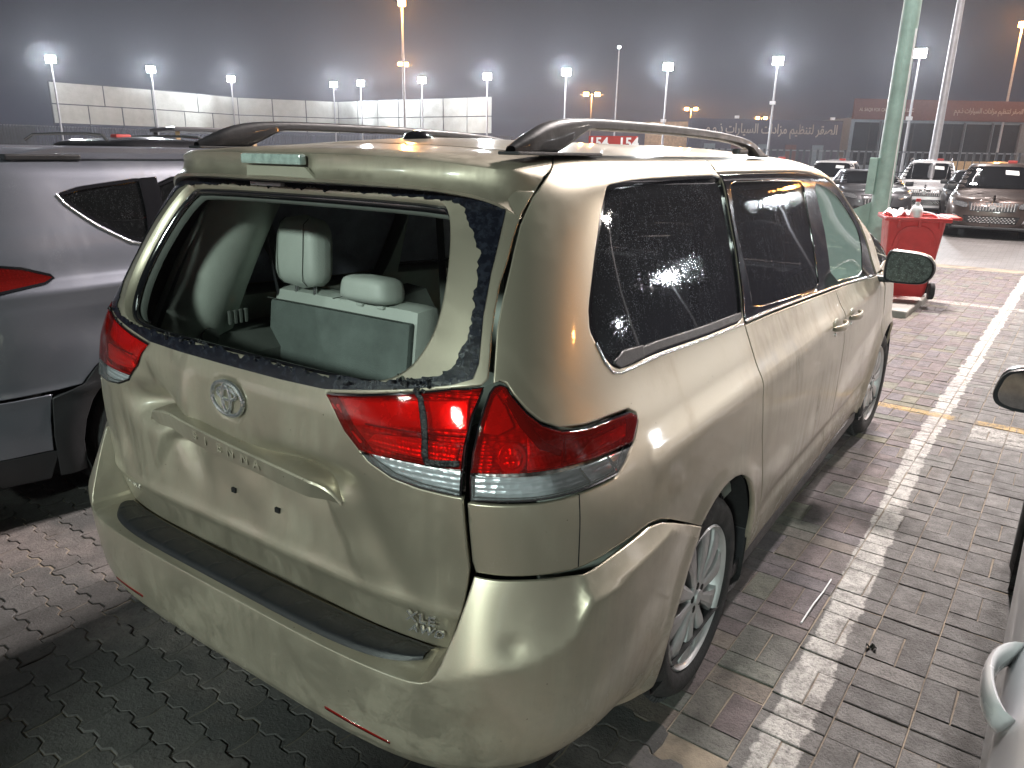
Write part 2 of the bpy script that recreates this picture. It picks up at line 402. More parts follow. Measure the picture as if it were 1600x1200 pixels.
TR = {
'gap': [(1.1397, 1.8411), (1.0876, 1.7761), (1.0260, 1.7147), (0.9784, 1.6764), (0.9332, 1.6394), (0.8972, 1.5956), (0.8829, 1.5759), (0.8576, 1.5206), (0.8345, 1.4614), (0.8218, 1.4469), (0.8000, 1.3611), (0.7874, 1.2678), (0.7791, 1.2433), (0.7748, 1.2421), (0.7508, 1.1872), (0.7350, 1.1261), (0.7292, 1.0752), (0.7249, 1.0191), (0.7289, 0.9591), (0.7345, 0.8919), (0.7402, 0.8354), (0.7347, 0.7851), (0.7217, 0.7250), (0.7098, 0.6879), (0.6830, 0.6016)],
'spoiler_low': [(-0.7106, 1.6470), (-0.3291, 1.6520), (0.0367, 1.6588), (0.3651, 1.6540), (0.6345, 1.6458), (0.7744, 1.6372), (0.8347, 1.6249), (0.8697, 1.6110), (0.8916, 1.5956)],
'hole': [(0.6805, 1.6122), (0.6920, 1.5607), (0.6846, 1.4695), (0.6663, 1.3820), (0.6387, 1.3236), (0.5925, 1.2688), (0.5219, 1.2351), (0.4294, 1.2266), (0.2901, 1.2222), (0.0491, 1.2254), (-0.0613, 1.2323), (-0.2646, 1.2430), (-0.4429, 1.2538), (-0.5516, 1.2872), (-0.6270, 1.3292), (-0.6379, 1.3999), (-0.5793, 1.5072), (-0.5276, 1.6001), (-0.2636, 1.6336), (0.1761, 1.6248), (0.4715, 1.6240), (0.6368, 1.6223)],
'band_out': [(0.8563, 1.6209), (0.8329, 1.5646), (0.7977, 1.4733), (0.7737, 1.3867), (0.7590, 1.2802), (0.7511, 1.2604), (0.5849, 1.2245), (0.3557, 1.1937), (0.2066, 1.1890), (0.0423, 1.1914), (-0.1375, 1.1960), (-0.3216, 1.2052), (-0.5051, 1.2266), (-0.7933, 1.2107), (-0.7933, 1.2747), (-0.8211, 1.4157), (-0.6534, 1.5615), (-0.6061, 1.6166)],
'band_in': [(0.6860, 1.6361), (0.7269, 1.6137), (0.7452, 1.5862), (0.7594, 1.5398), (0.7684, 1.5129), (0.7606, 1.4515), (0.7456, 1.3860), (0.7290, 1.3294), (0.7135, 1.2999), (0.6879, 1.2737), (0.6057, 1.2505), (0.5038, 1.2351)],
'gate_bottom': [(-0.5467, 0.6521), (-0.3433, 0.6205), (-0.0797, 0.6255), (0.1458, 0.6138), (0.3462, 0.6060), (0.5838, 0.6034), (0.6830, 0.6016)],
'gatelamp': [(0.3587, 1.1871), (0.5851, 1.2220), (0.6884, 1.2383), (0.7708, 1.2483), (0.7508, 1.1872), (0.7350, 1.1261), (0.7292, 1.0752), (0.7222, 1.0159), (0.6785, 1.0193), (0.6229, 1.0203), (0.5510, 1.0280), (0.4861, 1.0522), (0.4610, 1.0740), (0.4208, 1.1096), (0.3927, 1.1493)],
'gl_split': [(0.4628, 1.0713), (0.5775, 1.0760), (0.6672, 1.0763), (0.7196, 1.0743)],
'qlamp': [(0.7774, 1.2359), (0.7894, 1.2493), (0.8054, 1.2537), (0.8210, 1.2480), (0.8357, 1.2258), (0.8662, 1.1909), (0.8984, 1.1647), (0.9456, 1.1450), (1.0174, 1.1354), (1.1048, 1.1333), (1.2012, 1.1279), (1.2309, 1.1138), (1.2316, 1.0948), (1.1963, 1.0624), (1.1367, 1.0276), (1.1036, 1.0122), (0.9735, 1.0088), (0.8872, 1.0077), (0.8364, 1.0084), (0.7785, 1.0083), (0.7344, 1.0088), (0.7319, 1.0548), (0.7349, 1.1152), (0.7450, 1.1694), (0.7610, 1.2062)],
'ql_split': [(0.7347, 1.0701), (0.7883, 1.0642), (0.8473, 1.0578), (0.9006, 1.0590), (0.9810, 1.0601), (1.0737, 1.0587), (1.1698, 1.0582)],
'bumpseam': [(0.7457, 0.8379), (0.8014, 0.8342), (0.8663, 0.8327), (0.9107, 0.8308), (0.9781, 0.8279), (0.9996, 0.8291), (1.0833, 0.8374), (1.1423, 0.8400), (1.2386, 0.8422), (1.2973, 0.8297), (1.3645, 0.8010), (1.5909, 0.6832)],
'qwin': [(1.2805, 1.6612), (1.3211, 1.6699), (1.5074, 1.6808), (1.7978, 1.6848), (2.2051, 1.6852), (2.1956, 1.6032), (2.1832, 1.4229), (2.1419, 1.2662), (2.1096, 1.1922), (1.7840, 1.2022), (1.4288, 1.2199), (1.1983, 1.2224), (1.1545, 1.2382), (1.1093, 1.2826), (1.0795, 1.3302), (1.0874, 1.3823), (1.1515, 1.4989), (1.2133, 1.5928)],
'doorgap': [(2.6262, 1.9000), (2.1958, 1.6943), (2.2006, 1.6824), (2.1369, 1.2348), (2.1215, 1.1903), (2.1581, 1.1035), (2.1273, 1.0320), (2.1129, 0.9381), (2.1575, 0.7949), (2.2429, 0.6351), (2.4622, 0.2871)],
'swin': [(2.3071, 1.6563), (2.2791, 1.4990), (2.2883, 1.3127), (2.2742, 1.1985), (3.2059, 1.1540), (3.2743, 1.3789), (3.2626, 1.6301), (2.8521, 1.6468)],
'fwin': [(3.4107, 1.6242), (3.4645, 1.4248), (3.3958, 1.1528), (4.0899, 1.1035), (4.2354, 1.2425), (4.2467, 1.4192), (4.0219, 1.5489), (3.7147, 1.6084)],
'gap2': [(3.5532, 1.1151), (3.4253, 1.0234), (3.4420, 0.8899), (3.4093, 0.8089), (3.3766, 0.6795), (3.3955, 0.5375)],
'gar_top': [(-0.3725, 0.9646), (-0.3146, 1.0108), (-0.2435, 1.0226), (-0.1652, 1.0136), (-0.0122, 0.9980), (0.1590, 0.9860), (0.2638, 0.9794), (0.3383, 0.9729), (0.3750, 0.9565), (0.3993, 0.9252)],
'gar_bot': [(-0.3701, 0.9612), (-0.3070, 0.9660), (-0.2406, 0.9698), (-0.1638, 0.9538), (-0.0233, 0.9386), (0.1240, 0.9325), (0.2036, 0.9264), (0.3067, 0.9215), (0.3570, 0.9227), (0.3947, 0.9205)],
'bolts': [(-0.0418, 0.8228), (0.1373, 0.8169), (-0.0028, 0.9329), (-0.0102, 0.9069), (0.0522, 0.9147), (0.0829, 0.9122), (0.1456, 0.9278), (0.1521, 0.9047)],
'text': [(-0.1646, 0.9630), (0.1694, 0.9397), (0.5951, 0.6785), (0.6618, 0.6787), (0.5890, 0.6517), (0.6614, 0.6505), (-0.7933, 0.6274), (-0.4757, 0.7313)],
'handle': [(3.2203, 0.9896), (3.5689, 0.9829)],
}
# ---------------------------------------------------------------- body surfaces
def pch(xs, ys):
    xs = np.array(xs, float); ys = np.array(ys, float)
    h = np.diff(xs); d = np.diff(ys) / h; m = np.zeros(len(xs))
    for i in range(1, len(xs) - 1):
        if d[i - 1] * d[i] > 0:
            w1 = 2 * h[i] + h[i - 1]; w2 = h[i] + 2 * h[i - 1]; m[i] = (w1 + w2) / (w1 / d[i - 1] + w2 / d[i])
    m[0] = d[0]; m[-1] = d[-1]
    def f(x):
        x = np.clip(np.asarray(x, float), xs[0], xs[-1]); i = np.clip(np.searchsorted(xs, x, side='right') - 1, 0, len(xs) - 2)
        t = (x - xs[i]) / h[i]; t2 = t * t; t3 = t2 * t
        return (2 * t3 - 3 * t2 + 1) * ys[i] + (t3 - 2 * t2 + t) * h[i] * m[i] + (-2 * t3 + 3 * t2) * ys[i + 1] + (t3 - t2) * h[i] * m[i + 1]
    return f

_ph = np.linspace(0, np.pi / 2, 2001)
def _arc(W, L, n):
    r = (np.abs(np.sin(_ph) / W) ** n + np.abs(np.cos(_ph) / L) ** n) ** (-1 / n)
    x = r * np.sin(_ph); y = -r * np.cos(_ph)
    return np.concatenate([[0], np.cumsum(np.hypot(np.diff(x), np.diff(y)))])

class Surf:
    """car skin: s runs round the plan outline from the rear centre (right side positive), v runs up"""
    def __init__(self, W, Z, Rr, Nr, F, Lf, Nf, YC=1.0, tab=(.93, .93, 5.3), tabf=(.95, .9, 2.7), drop=(2.4, .055), tp=.004):
        self.W = pch(*W); self.Z = pch(*Z); self.Rr = pch(*Rr); self.Nr = pch(*Nr); self.F = pch(*F); self.Lf = pch(*Lf); self.Nf = pch(*Nf)
        self.YC = YC; self.tab = _arc(*tab); self.S90 = float(self.tab[-1]); self.tabf = _arc(*tabf); self.SF = float(self.tabf[-1])
        self.dr = drop; self.tp = tp
    def taper(self, y):
        return 1 - .0015 * np.clip(y - self.YC, 0, 9) ** 2 - self.tp * np.clip(y - 3.2, 0, 9) ** 2
    def dz(self, y, v):
        t = np.clip((v - 1.15) / .45, 0, 1); t = t * t * (3 - 2 * t)
        return t * self.dr[1] * (np.clip(y - self.dr[0], 0, 3) / 1.1) ** 2
    def base(self, s, v):
        s = np.asarray(s, float); v = np.asarray(v, float); s, v = np.broadcast_arrays(s, v)
        sg = np.sign(s) + (s == 0); a = np.abs(s)
        YC = self.YC; W = self.W(v); n = self.Nr(v); L = YC - self.Rr(v); z = self.Z(v)
        ph = np.interp(np.clip(a, 0, self.S90), self.tab, _ph)
        r = ((np.sin(ph) / W) ** n + (np.abs(np.cos(ph)) / L) ** n) ** (-1 / n)
        x = r * np.sin(ph); y = YC - r * np.cos(ph)
        ys = YC + np.clip(a - self.S90, 0, None)
        L2 = self.Lf(v); yf = self.F(v) - L2
        st = a > self.S90
        y = np.where(st, np.minimum(ys, yf), y); x = np.where(st, W * self.taper(y), x)
        fr = st & (ys > yf)
        n2 = self.Nf(v); W2 = W * self.taper(yf)
        q = np.pi / 2 - np.interp(self.SF - np.clip(ys - yf, 0, self.SF), self.tabf, _ph)
        r2 = ((np.cos(q) / W2) ** n2 + (np.abs(np.sin(q)) / L2) ** n2) ** (-1 / n2)
        x = np.where(fr, r2 * np.cos(q), x); y = np.where(fr, yf + r2 * np.sin(q), y)
        return np.stack([sg * x, y, z - self.dz(y, v)], -1)
    def front(self, x, v):
        """point of the front face at sideways place x"""
        x = np.asarray(x, float); v = np.asarray(v, float); x, v = np.broadcast_arrays(x, v)
        L2 = self.Lf(v); yf = self.F(v) - L2; n2 = self.Nf(v); W2 = self.W(v) * self.taper(yf)
        t = np.clip(np.abs(x) / W2, 0, .9999)
        y = yf + L2 * (1 - t ** n2) ** (1 / n2)
        return np.stack([x, y, self.Z(v) - self.dz(y, v)], -1)
    def rear(self, x, v):
        x = np.asarray(x, float); v = np.asarray(v, float); x, v = np.broadcast_arrays(x, v)
        n = self.Nr(v); t = np.clip(np.abs(x) / self.W(v), 0, .9999)
        y = self.YC - (self.YC - self.Rr(v)) * (1 - t ** n) ** (1 / n)
        return np.stack([x, y, self.Z(v)], -1)
    def s_of_y(self, y, v=0.6):
        a = np.linspace(0.2, self.S90 + 6, 4000)
        Y = self.base(a, np.full_like(a, v))[:, 1]
        return float(np.interp(y, Y, a))
    def smax(self, v):
        return self.S90 + float(self.F(v) - self.Lf(v)) - self.YC + self.SF

def nrm(fn, a, b, h=2e-3):
    A = fn(a + h, b) - fn(a - h, b); B = fn(a, b + h) - fn(a, b - h)
    n = np.cross(A, B)
    return n / (np.linalg.norm(n, axis=-1, keepdims=True) + 1e-12)

def off(fn, d):
    return lambda a, b: fn(a, b) + nrm(fn, a, b) * d

def inpoly(P, poly):
    x = P[:, 0]; y = P[:, 1]; c = np.zeros(len(P), bool)
    n = len(poly); j = n - 1
    for i in range(n):
        xi, yi = poly[i]; xj, yj = poly[j]
        if yi != yj:
            c ^= ((yi > y) != (yj > y)) & (x < (xj - xi) * (y - yi) / (yj - yi) + xi)
        j = i
    return c

def area2(p):
    p = np.asarray(p); q = np.roll(p, -1, 0)
    return float((p[:, 0] * q[:, 1] - q[:, 0] * p[:, 1]).sum())

def chaikin(pts, k=1, q=.2):
    P = [np.array(p, float) for p in pts]
    for _ in range(k):
        Q = []
        for a, b in zip(P, P[1:] + P[:1]):
            Q += [a * (1 - q) + b * q, a * q + b * (1 - q)]
        P = Q
    return np.array(P)

def dens(loop, seg):
    out = []
    L = np.asarray(loop, float)
    for a, b in zip(L, np.roll(L, -1, 0)):
        n = max(1, int(math.ceil(np.hypot(*(b - a)) / seg)))
        for k in range(n): out.append(a + (b - a) * k / n)
    return np.array(out)

def panel(name, outline, fn, mat, parent=None, holes=(), step=.03, fold=.012, rim=.004, hfold=None, seg=None, rings=1):
    """sheet cut out of a body surface: outline and holes in (a, b), edges turned in by fold"""
    seg = seg or step * .7
    loops = [dens(outline, seg)] + [dens(h, seg) for h in holes]
    if area2(loops[0]) < 0: loops[0] = loops[0][::-1]
    for k in range(1, len(loops)):
        if area2(loops[k]) > 0: loops[k] = loops[k][::-1]
    allb = np.concatenate(loops)
    lo = loops[0].min(0); hi = loops[0].max(0)
    gx = np.arange(lo[0], hi[0], step); gy = np.arange(lo[1], hi[1], step * .866)
    G = np.array([(x + (step / 2 if j % 2 else 0), y) for j, y in enumerate(gy) for x in gx]) if len(gx) and len(gy) else np.zeros((0, 2))
    def inside(P):
        c = inpoly(P, loops[0])
        for h in loops[1:]: c &= ~inpoly(P, h)
        return c
    def mind(P, Q):
        d = np.full(len(P), 9.0)
        for k in range(0, len(P), 4000):
            d[k:k + 4000] = np.sqrt(((P[k:k + 4000, None] - Q[None]) ** 2).sum(-1)).min(1)
        return d
    ring = []
    if rim:
        for L in loops:
            t = np.roll(L, -1, 0) - np.roll(L, 1, 0); t /= np.linalg.norm(t, axis=1, keepdims=True) + 1e-12
            ring.append(L + np.stack([-t[:, 1], t[:, 0]], -1) * rim)
        ring = np.concatenate(ring); ring = ring[inside(ring)]; ring = ring[mind(ring, allb) > rim * .7]
    if len(G):
        G = G[inside(G)]; G = G[mind(G, allb) > step * .45]
    interior = [q for q in (ring if len(ring) else None, G if len(G) else None) if q is not None]
    P = np.concatenate([allb] + interior) if interior else allb
    edges = []; k0 = 0
    for L in loops:
        n = len(L); edges += [(k0 + i, k0 + (i + 1) % n) for i in range(n)]; k0 += n
    vo, eo, fo, ov, _, _ = delaunay_2d_cdt([Vector(p) for p in P], edges, [], 0, 1e-7)
    V2 = np.array([(v.x, v.y) for v in vo]); T = np.array([f[:] for f in fo])
    cen = V2[T].mean(1); T = T[inside(cen)]
    ar = np.cross(V2[T[:, 1]] - V2[T[:, 0]], V2[T[:, 2]] - V2[T[:, 0]])
    T[ar < 0] = T[ar < 0][:, ::-1]
    T = T[np.abs(ar) > 1e-10]
    V3 = fn(V2[:, 0], V2[:, 1]); N3 = nrm(fn, V2[:, 0], V2[:, 1])
    # boundary tilt and turned-in edge
    V = [V3]; NN = [N3.copy()]; F = [tuple(t) for t in T]
    base_i = len(V3)
    newid = {}
    for i, src in enumerate(ov):
        for q in src: newid[q] = i
    k0 = 0
    for li, L in enumerate(loops):
        n = len(L); ids = [newid.get(k0 + i, None) for i in range(n)]; k0 += n
        A = fn(L[:, 0], L[:, 1]); Nn = nrm(fn, L[:, 0], L[:, 1])
        tg = np.roll(A, -1, 0) - np.roll(A, 1, 0); tg /= np.linalg.norm(tg, axis=1, keepdims=True) + 1e-12
        out = np.cross(tg, Nn); out /= np.linalg.norm(out, axis=1, keepdims=True) + 1e-12
        tilt = Nn + out * .9; tilt /= np.linalg.norm(tilt, axis=1, keepdims=True)
        if rim:
            for i, q in enumerate(ids):
                if q is not None: NN[0][q] = tilt[i]
        fd = fold if (li == 0 or hfold is None) else hfold
        if fd:
            V += [A, A - Nn * fd - out * min(fd * .15, .004)]; NN += [tilt if rim else out, out]
            for i in range(n):
                j = (i + 1) % n
                F.append((base_i + i, base_i + n + i, base_i + n + j, base_i + j))
            base_i += 2 * n
    return mesh_np(name, np.concatenate(V), F, mat, parent, np.concatenate(NN))

def strip(name, pts, fn, mat, parent, width=.008, lift=.002, closed=False):
    """thin moulding that follows a line on the surface"""
    P = np.asarray(pts, float)
    P = dens(P, .03) if closed else np.concatenate([dens(P, .03)[:-max(1, int(math.ceil(np.hypot(*(P[0] - P[-1])) / .03)))], P[-1:]])
    A = fn(P[:, 0], P[:, 1]); Nn = nrm(fn, P[:, 0], P[:, 1])
    if closed: tg = np.roll(A, -1, 0) - np.roll(A, 1, 0)
    else: tg = np.gradient(A, axis=0)
    tg /= np.linalg.norm(tg, axis=1, keepdims=True) + 1e-12
    w = np.cross(tg, Nn) * width / 2
    rows = [A + w - Nn * .004, A + w * .8 + Nn * lift, A - w * .8 + Nn * lift, A - w - Nn * .004]
    n = len(A); V = np.concatenate(rows); F = []
    for i in range(n if closed else n - 1):
        j = (i + 1) % n
        for k in range(3): F.append((k * n + i, k * n + j, (k + 1) * n + j, (k + 1) * n + i))
    return mesh_np(name, V, F, mat, parent)

def mir(pts): return [(-a, b) for a, b in pts]
def gauss(x, s): return np.exp(-(x / s) ** 2)
def sstep(t): t = np.clip(t, 0, 1); return t * t * (3 - 2 * t)
# ---------------------------------------------------------------- the damaged minivan
VS = Surf(
    W=([.15, .25, .40, .60, .80, .93, 1.0, 1.08, 1.18, 1.30, 1.50, 1.62, 1.66, 1.70, 1.74, 1.80, 1.90],
       [.87, .935, .965, .982, .985, .978, .965, .930, .888, .850, .785, .748, .733, .708, .675, .619, .522]),
    Z=([.15, 1.60, 1.64, 1.70, 1.74, 1.80, 1.90], [.15, 1.60, 1.637, 1.683, 1.704, 1.724, 1.742]),
    Rr=([.15, .25, .40, .55, .70, .90, 1.05, 1.13, 1.20, 1.30, 1.43, 1.52, 1.62, 1.70, 1.80, 1.90],
        [.10, .075, .058, .052, .050, .046, .043, .043, .058, .108, .178, .232, .300, .355, .42, .48]),
    Nr=([.15, .6, 1.1, 1.5, 1.9], [4.2, 5.0, 5.5, 5.5, 5.0]),
    F=([.15, .3, .5, .75, .9, 1.0, 1.06, 1.12, 1.2, 1.3, 1.4, 1.5, 1.57, 1.65, 1.75, 1.9],
       [4.90, 4.98, 5.02, 5.0, 4.95, 4.88, 4.82, 4.74, 4.60, 4.36, 4.14, 3.92, 3.74, 3.50, 3.25, 3.1]),
    Lf=([.15, .75, 1.0, 1.12, 1.3, 1.9], [.95, .95, .85, .65, .48, .42]),
    Nf=([.15, .9, 1.1, 1.3, 1.9], [2.6, 2.6, 2.8, 3.2, 3.4]))
S90 = VS.S90
AY, AZ, AR = 1.105, .345, .408        # rear wheel arch
FY = 4.10                              # front wheel
WY = 1.075

def body(s, v):
    P = VS.base(s, v); n = nrm(VS.base, s, v)
    x = P[..., 0]; y = P[..., 1]; z = P[..., 2]; a = np.abs(s)
    d = np.zeros_like(x)
    for wy, wr, amp in ((AY, AR, .010), (FY, .40, .022)):
        rho = np.hypot(y - wy, z - AZ)
        d += amp * gauss(rho - wr - .01, .045) * (np.abs(x) > .7) * (z > .15)
    # door feature line and sill step between the wheels
    mid = sstep((y - 1.5) / .35) * sstep((3.75 - y) / .3)
    d += mid * (-.016 * sstep((.50 - v) / .05) + .012 * sstep((.44 - v) / .05))
    d += .006 * gauss(v - .985 - .02 * sstep((y - 1.2) / 2), .035) * (a > S90 * .75) * (y < 4.2)
    return P + n * d[..., None]

def gatefn(s, v):
    P = VS.base(s, v); n = nrm(VS.base, s, v)
    x = P[..., 0]; z = P[..., 2]
    d = np.zeros_like(x)
    # plate recess under the garnish
    wx = .36 + (.93 - z) * .62
    rec = sstep((wx - np.abs(x)) / .055) * sstep((.955 - z) / .05) * np.clip((z - .715) / .22, 0, 1)
    d -= .034 * rec
    # lower flange turned under
    d -= .024 * np.clip((.725 - z) / .12, 0, 1) ** 1.0
    d += .005 * gauss(z - .725, .02)
    # lip round emblem
    re = np.hypot(x - .003, (z - 1.113) * 1.25)
    d -= .006 * sstep((.082 - re) / .02)
    # dents of the crash: pushed in on the left, creased beside the emblem
    d -= .060 * gauss(x + .40, .100) * gauss(z - 1.01, .048)
    d -= .030 * np.exp(-(((x + .30) * .8 + (z - .98) * .6) / .05) ** 2 - (((x + .30) * .6 - (z - .98) * .8) / .16) ** 2)
    d += .012 * gauss(x + .19, .035) * gauss(z - 1.06, .09)
    d -= .042 * gauss(x - .27, .13) * gauss(z - .985, .032)
    d -= .012 * gauss(x + .56, .06) * gauss(z - .86, .10)
    d += .010 * gauss(x + .61, .03) * gauss(z - .80, .06)
    d -= .016 * np.exp(-(((x - .52) + (z - .86) * .55) / .055) ** 2) * gauss(z - .86, .12)
    d += .003 * np.sin(x * 23 + 1) * np.sin(z * 31) * gauss(z - .84, .12) * gauss(x, .6)
    return P + n * d[..., None]

_vt = pch([0, .63, .70, .735, .80, 1.2, 1.3, 1.4, 1.6, 3], [.83, .83, .84, .845, .845, .852, .842, .81, .70, .70])
_vf = pch([0, .62, .69, .76, .83, .90, .95, .985, 1.3, 1.6, 3], [.598, .598, .612, .640, .655, .685, .72, .775, .79, .66, .6])
_bb = pch([0, .60, .75, .90, 1.0, 1.2, 1.4, 1.6, 3], [.108, .106, .098, .076, .058, .034, .020, .006, .0])
def bumpfn(s, v):
    a = np.abs(s)
    P = VS.base(s, v); n = nrm(VS.base, s, v)
    t = np.clip((_vt(a) - v) / (_vt(a) - _vf(a)), 0, 1)
    t1 = np.maximum((_vt(a) - v) / (_vt(a) - _vf(a)), 0)
    r = .5 * (t1 + 1 - np.sqrt((t1 - 1) ** 2 + .0022)) / 1.0 - .06 * np.sin(np.pi * t) * sstep((a - .75) / .1) * (t1 < 1)
    r = np.maximum(r, 0)
    low = np.clip((.46 - v) / .17, 0, 1)
    d = _bb(a) * r - .045 * low ** 2.2 * sstep((1.4 - a) / .3) - .010 * sstep((.372 - v) / .012) * sstep((1.35 - a) / .2)
    y = P[..., 1]; z = P[..., 2]
    rho = np.hypot(y - AY, z - AZ)
    d = d + .010 * gauss(rho - AR - .01, .045) * (a > 1.0)
    d -= .004 * gauss(a - .83, .02) * gauss(v - .70, .02) * (s > 0)      # small dimple
    n2 = n.copy(); 
    return P + n2 * d[..., None]

def roof_edge():
    a = np.linspace(.9, S90 + 2.6, 600)
    P = VS.base(a, np.full_like(a, 1.84))
    k = np.where(P[:, 0] > .55)[0][0]
    return P
_re = roof_edge(); _o = np.argsort(_re[:, 1])
def rooffn(u, y):
    u = np.asarray(u, float); y = np.asarray(y, float)
    xe = np.interp(y, _re[_o, 1], _re[_o, 0]); ze = 1.7315 - VS.dz(y, np.full_like(y, 1.84))
    xe = np.where(y < .8, .578, xe)
    crown = .044 * (1 - np.clip((y - 2.5) / .9, 0, 1) ** 2) - .022 * np.clip((1.0 - y) / .4, 0, 1) ** 2
    rib = .0035 * (sstep((.03 - np.abs(np.abs(u) - .42)) / .02)) * sstep((y - .9) / .1)
    return np.stack([u * xe, y, ze + crown * (1 - u * u) - rib], -1)

van = empty('minivan', (0, 0, 0), 0, 'champagne gold minivan with its tailgate dented and the back window smashed out', 'minivan')

gap = TR['gap']
gv = np.array([(b, a) for a, b in gap])[::-1]
gv = gv[np.argsort(gv[:, 0])]
def gaps(v): return float(np.interp(v, gv[:, 0], gv[:, 1]))
g_lo = [(gaps(v), v) for v in (.605, .66, .70, .74, .785, .81)]

# ---- tailgate
GW = .0055
top_v = 1.655
rgate = [(gaps(v) - GW, v) for v in (1.655, 1.60, 1.55, 1.50, 1.45, 1.40, 1.35, 1.30, 1.262)]
lamp_g = TR['gatelamp']
notch = [(.700, 1.2425)] + [(.5851, 1.2235), (.47, 1.203), (.3587, 1.1871), (.3927, 1.1493), (.4208, 1.1096), (.4610, 1.0740), (.4861, 1.0522),
         (.5510, 1.0280), (.6229, 1.0190), (.6785, 1.0165), (gaps(1.015) - GW, 1.0145)]
low = [(gaps(v) - GW, v) for v in (.96, .90, .84, .80, .76, .72, .68, .64)] + [(.676, .604)]
right = rgate + [(gaps(1.25) - GW - .01, 1.2500)] + notch + low
outline = right + [(.40, .604), (0, .612), (-.40, .604)] + mir(right)[::-1] + [(-.4, 1.66), (0, 1.665), (.4, 1.66)]
hr = [(.640, 1.632), (.6805, 1.612), (.692, 1.5607), (.6846, 1.4695), (.6663, 1.3820), (.6387, 1.3236), (.5925, 1.2688), (.5219, 1.2351), (.4294, 1.2266), (.2901, 1.2222), (.05, 1.2222)]
hole = hr + mir(hr)[::-1]
hole = [tuple(q) for q in chaikin(hole[:-1] if hole[0] == hole[-1] else hole, 2, .25)]
gate = panel('tailgate', outline, gatefn, M['gold'], van, holes=[hole], step=.0125, fold=.030, hfold=.045, seg=.011)

# inner frame ring of the tailgate, a step further in
ring_o = chaikin([(a * 1.03, b + (.016 if b > 1.4 else -.012)) for a, b in hole], 0)
ring_i = [(a * .992, (b - .010 if b > 1.4 else b + .008)) for a, b in hole]
panel('window_flange', ring_o, off(VS.base, -.046), M['trimdark'], gate, holes=[ring_i], step=.03, fold=.01, hfold=.02)
strip('weatherstrip', [(a * 1.004, b + (-.001 if b > 1.4 else .001)) for a, b in hole], off(VS.base, -.036), M['gloss'], gate, width=.018, lift=.012, closed=True)
strip('seal_edge', [(a * .996, b + (-.005 if b > 1.4 else .005)) for a, b in hole], off(VS.base, -.033), M['whiteplastic'], gate, width=.0028, lift=.003, closed=True)

# glass remnant: black printed rim of the broken back window, torn on its inside
def jag(pts, amp, seg=.009, seed=3):
    r = random.Random(seed); L = dens(pts, seg); c = L.mean(0)
    ph = [r.random() * 6 for _ in range(4)]
    out = []
    for i, p in enumerate(L):
        d = (p - c); d /= np.linalg.norm(d) + 1e-9
        w = math.sin(i * .35 + ph[0]) * .5 + math.sin(i * .9 + ph[1]) * .35 + (r.random() - .5) * 1.3
        out.append(p + d * amp * w)
    return np.array(out)
bo = [(.8563, 1.6209), (.8329, 1.5646), (.7977, 1.4733), (.7737, 1.3867), (.7590, 1.2902), (.745, 1.2604), (.700, 1.248), (.5849, 1.2290), (.3557, 1.1937), (.2066, 1.1890), (.0423, 1.1880)]
bandout = bo + mir(bo)[::-1] + [(-.8, 1.645), (0, 1.66), (.8, 1.645)]
bi_r = [(.690, 1.625), (.7269, 1.6137), (.7452, 1.5862), (.7594, 1.5398), (.7684, 1.5129), (.7606, 1.4515), (.7456, 1.3860), (.7290, 1.3294), (.7135, 1.2999), (.6879, 1.2737), (.6057, 1.2500), (.5038, 1.2345),
        (.35, 1.2235), (.05, 1.2205), (-.2, 1.2215), (-.40, 1.2240), (-.56, 1.236), (-.64, 1.262), (-.70, 1.31), (-.735, 1.38), (-.755, 1.45), (-.765, 1.53), (-.745, 1.60), (-.69, 1.622), (-.35, 1.634), (0, 1.636), (.35, 1.634)]
m_, nt_, bs_, _q = newmat('black_printed_glass_rim')
v_ = coords(nt_)
bs_.inputs['Roughness'].default_value = .16
nt_.links.new(ramp(nt_, noise(nt_, 60, 5, .7, v_), [(.45, (.006, .007, .012)), (.8, (.03, .035, .05))]), bs_.inputs['Base Color'])
bump(nt_, noise(nt_, 55, 6, .75, v_), .45, .004, bs_)
M['ceramic'] = m_
panel('broken_glass_rim', bandout, off(gatefn, .0035), M['ceramic'], gate, holes=[jag(bi_r, .0075)], step=.03, fold=.003, rim=0, seg=.009)
# urethane beads and crumbs of glass left on the lower rim
b = MB(); r_ = random.Random(5)
for k in range(150):
    s = r_.uniform(-.72, .74); v = (1.2235 if abs(s) < .5 else 1.2235 + (abs(s) - .5) ** 1.35 * .16) + r_.gauss(0, .004) - .004
    if r_.random() < .35: s = r_.choice((.60, .585, .63)) + r_.gauss(0, .012); v = 1.243 + r_.gauss(0, .004)
    p = off(VS.base, r_.uniform(-.01, .008))(np.array([s]), np.array([v]))[0]
    q = r_.uniform(.002, .007)
    b.box(tuple(p), (q * r_.uniform(1, 2.5), q, q * r_.uniform(.5, 1.3)), Matrix.Rotation(r_.random() * 3, 3, 'Y') @ Matrix.Rotation(r_.random() * 3, 3, 'X'))
tag(b.build('glass_crumbs', M['seal'], gate), kind='stuff')
for k in range(9):
    b = MB()
    s, v = (.575 + r_.gauss(0, .02), 1.252 + r_.gauss(0, .006)) if k < 5 else (-.70 + r_.gauss(0, .02), 1.26 + r_.gauss(0, .02))
    p = Vector(off(VS.base, -.004)(np.array([s]), np.array([v]))[0]); q = .012
    b.poly([p + Vector((r_.uniform(-q, q), r_.uniform(-.004, .004), r_.uniform(-q, q))) for _ in range(3)], .004, (0, -1, 0))
    b.build('glass_shard', M['clear'], gate)

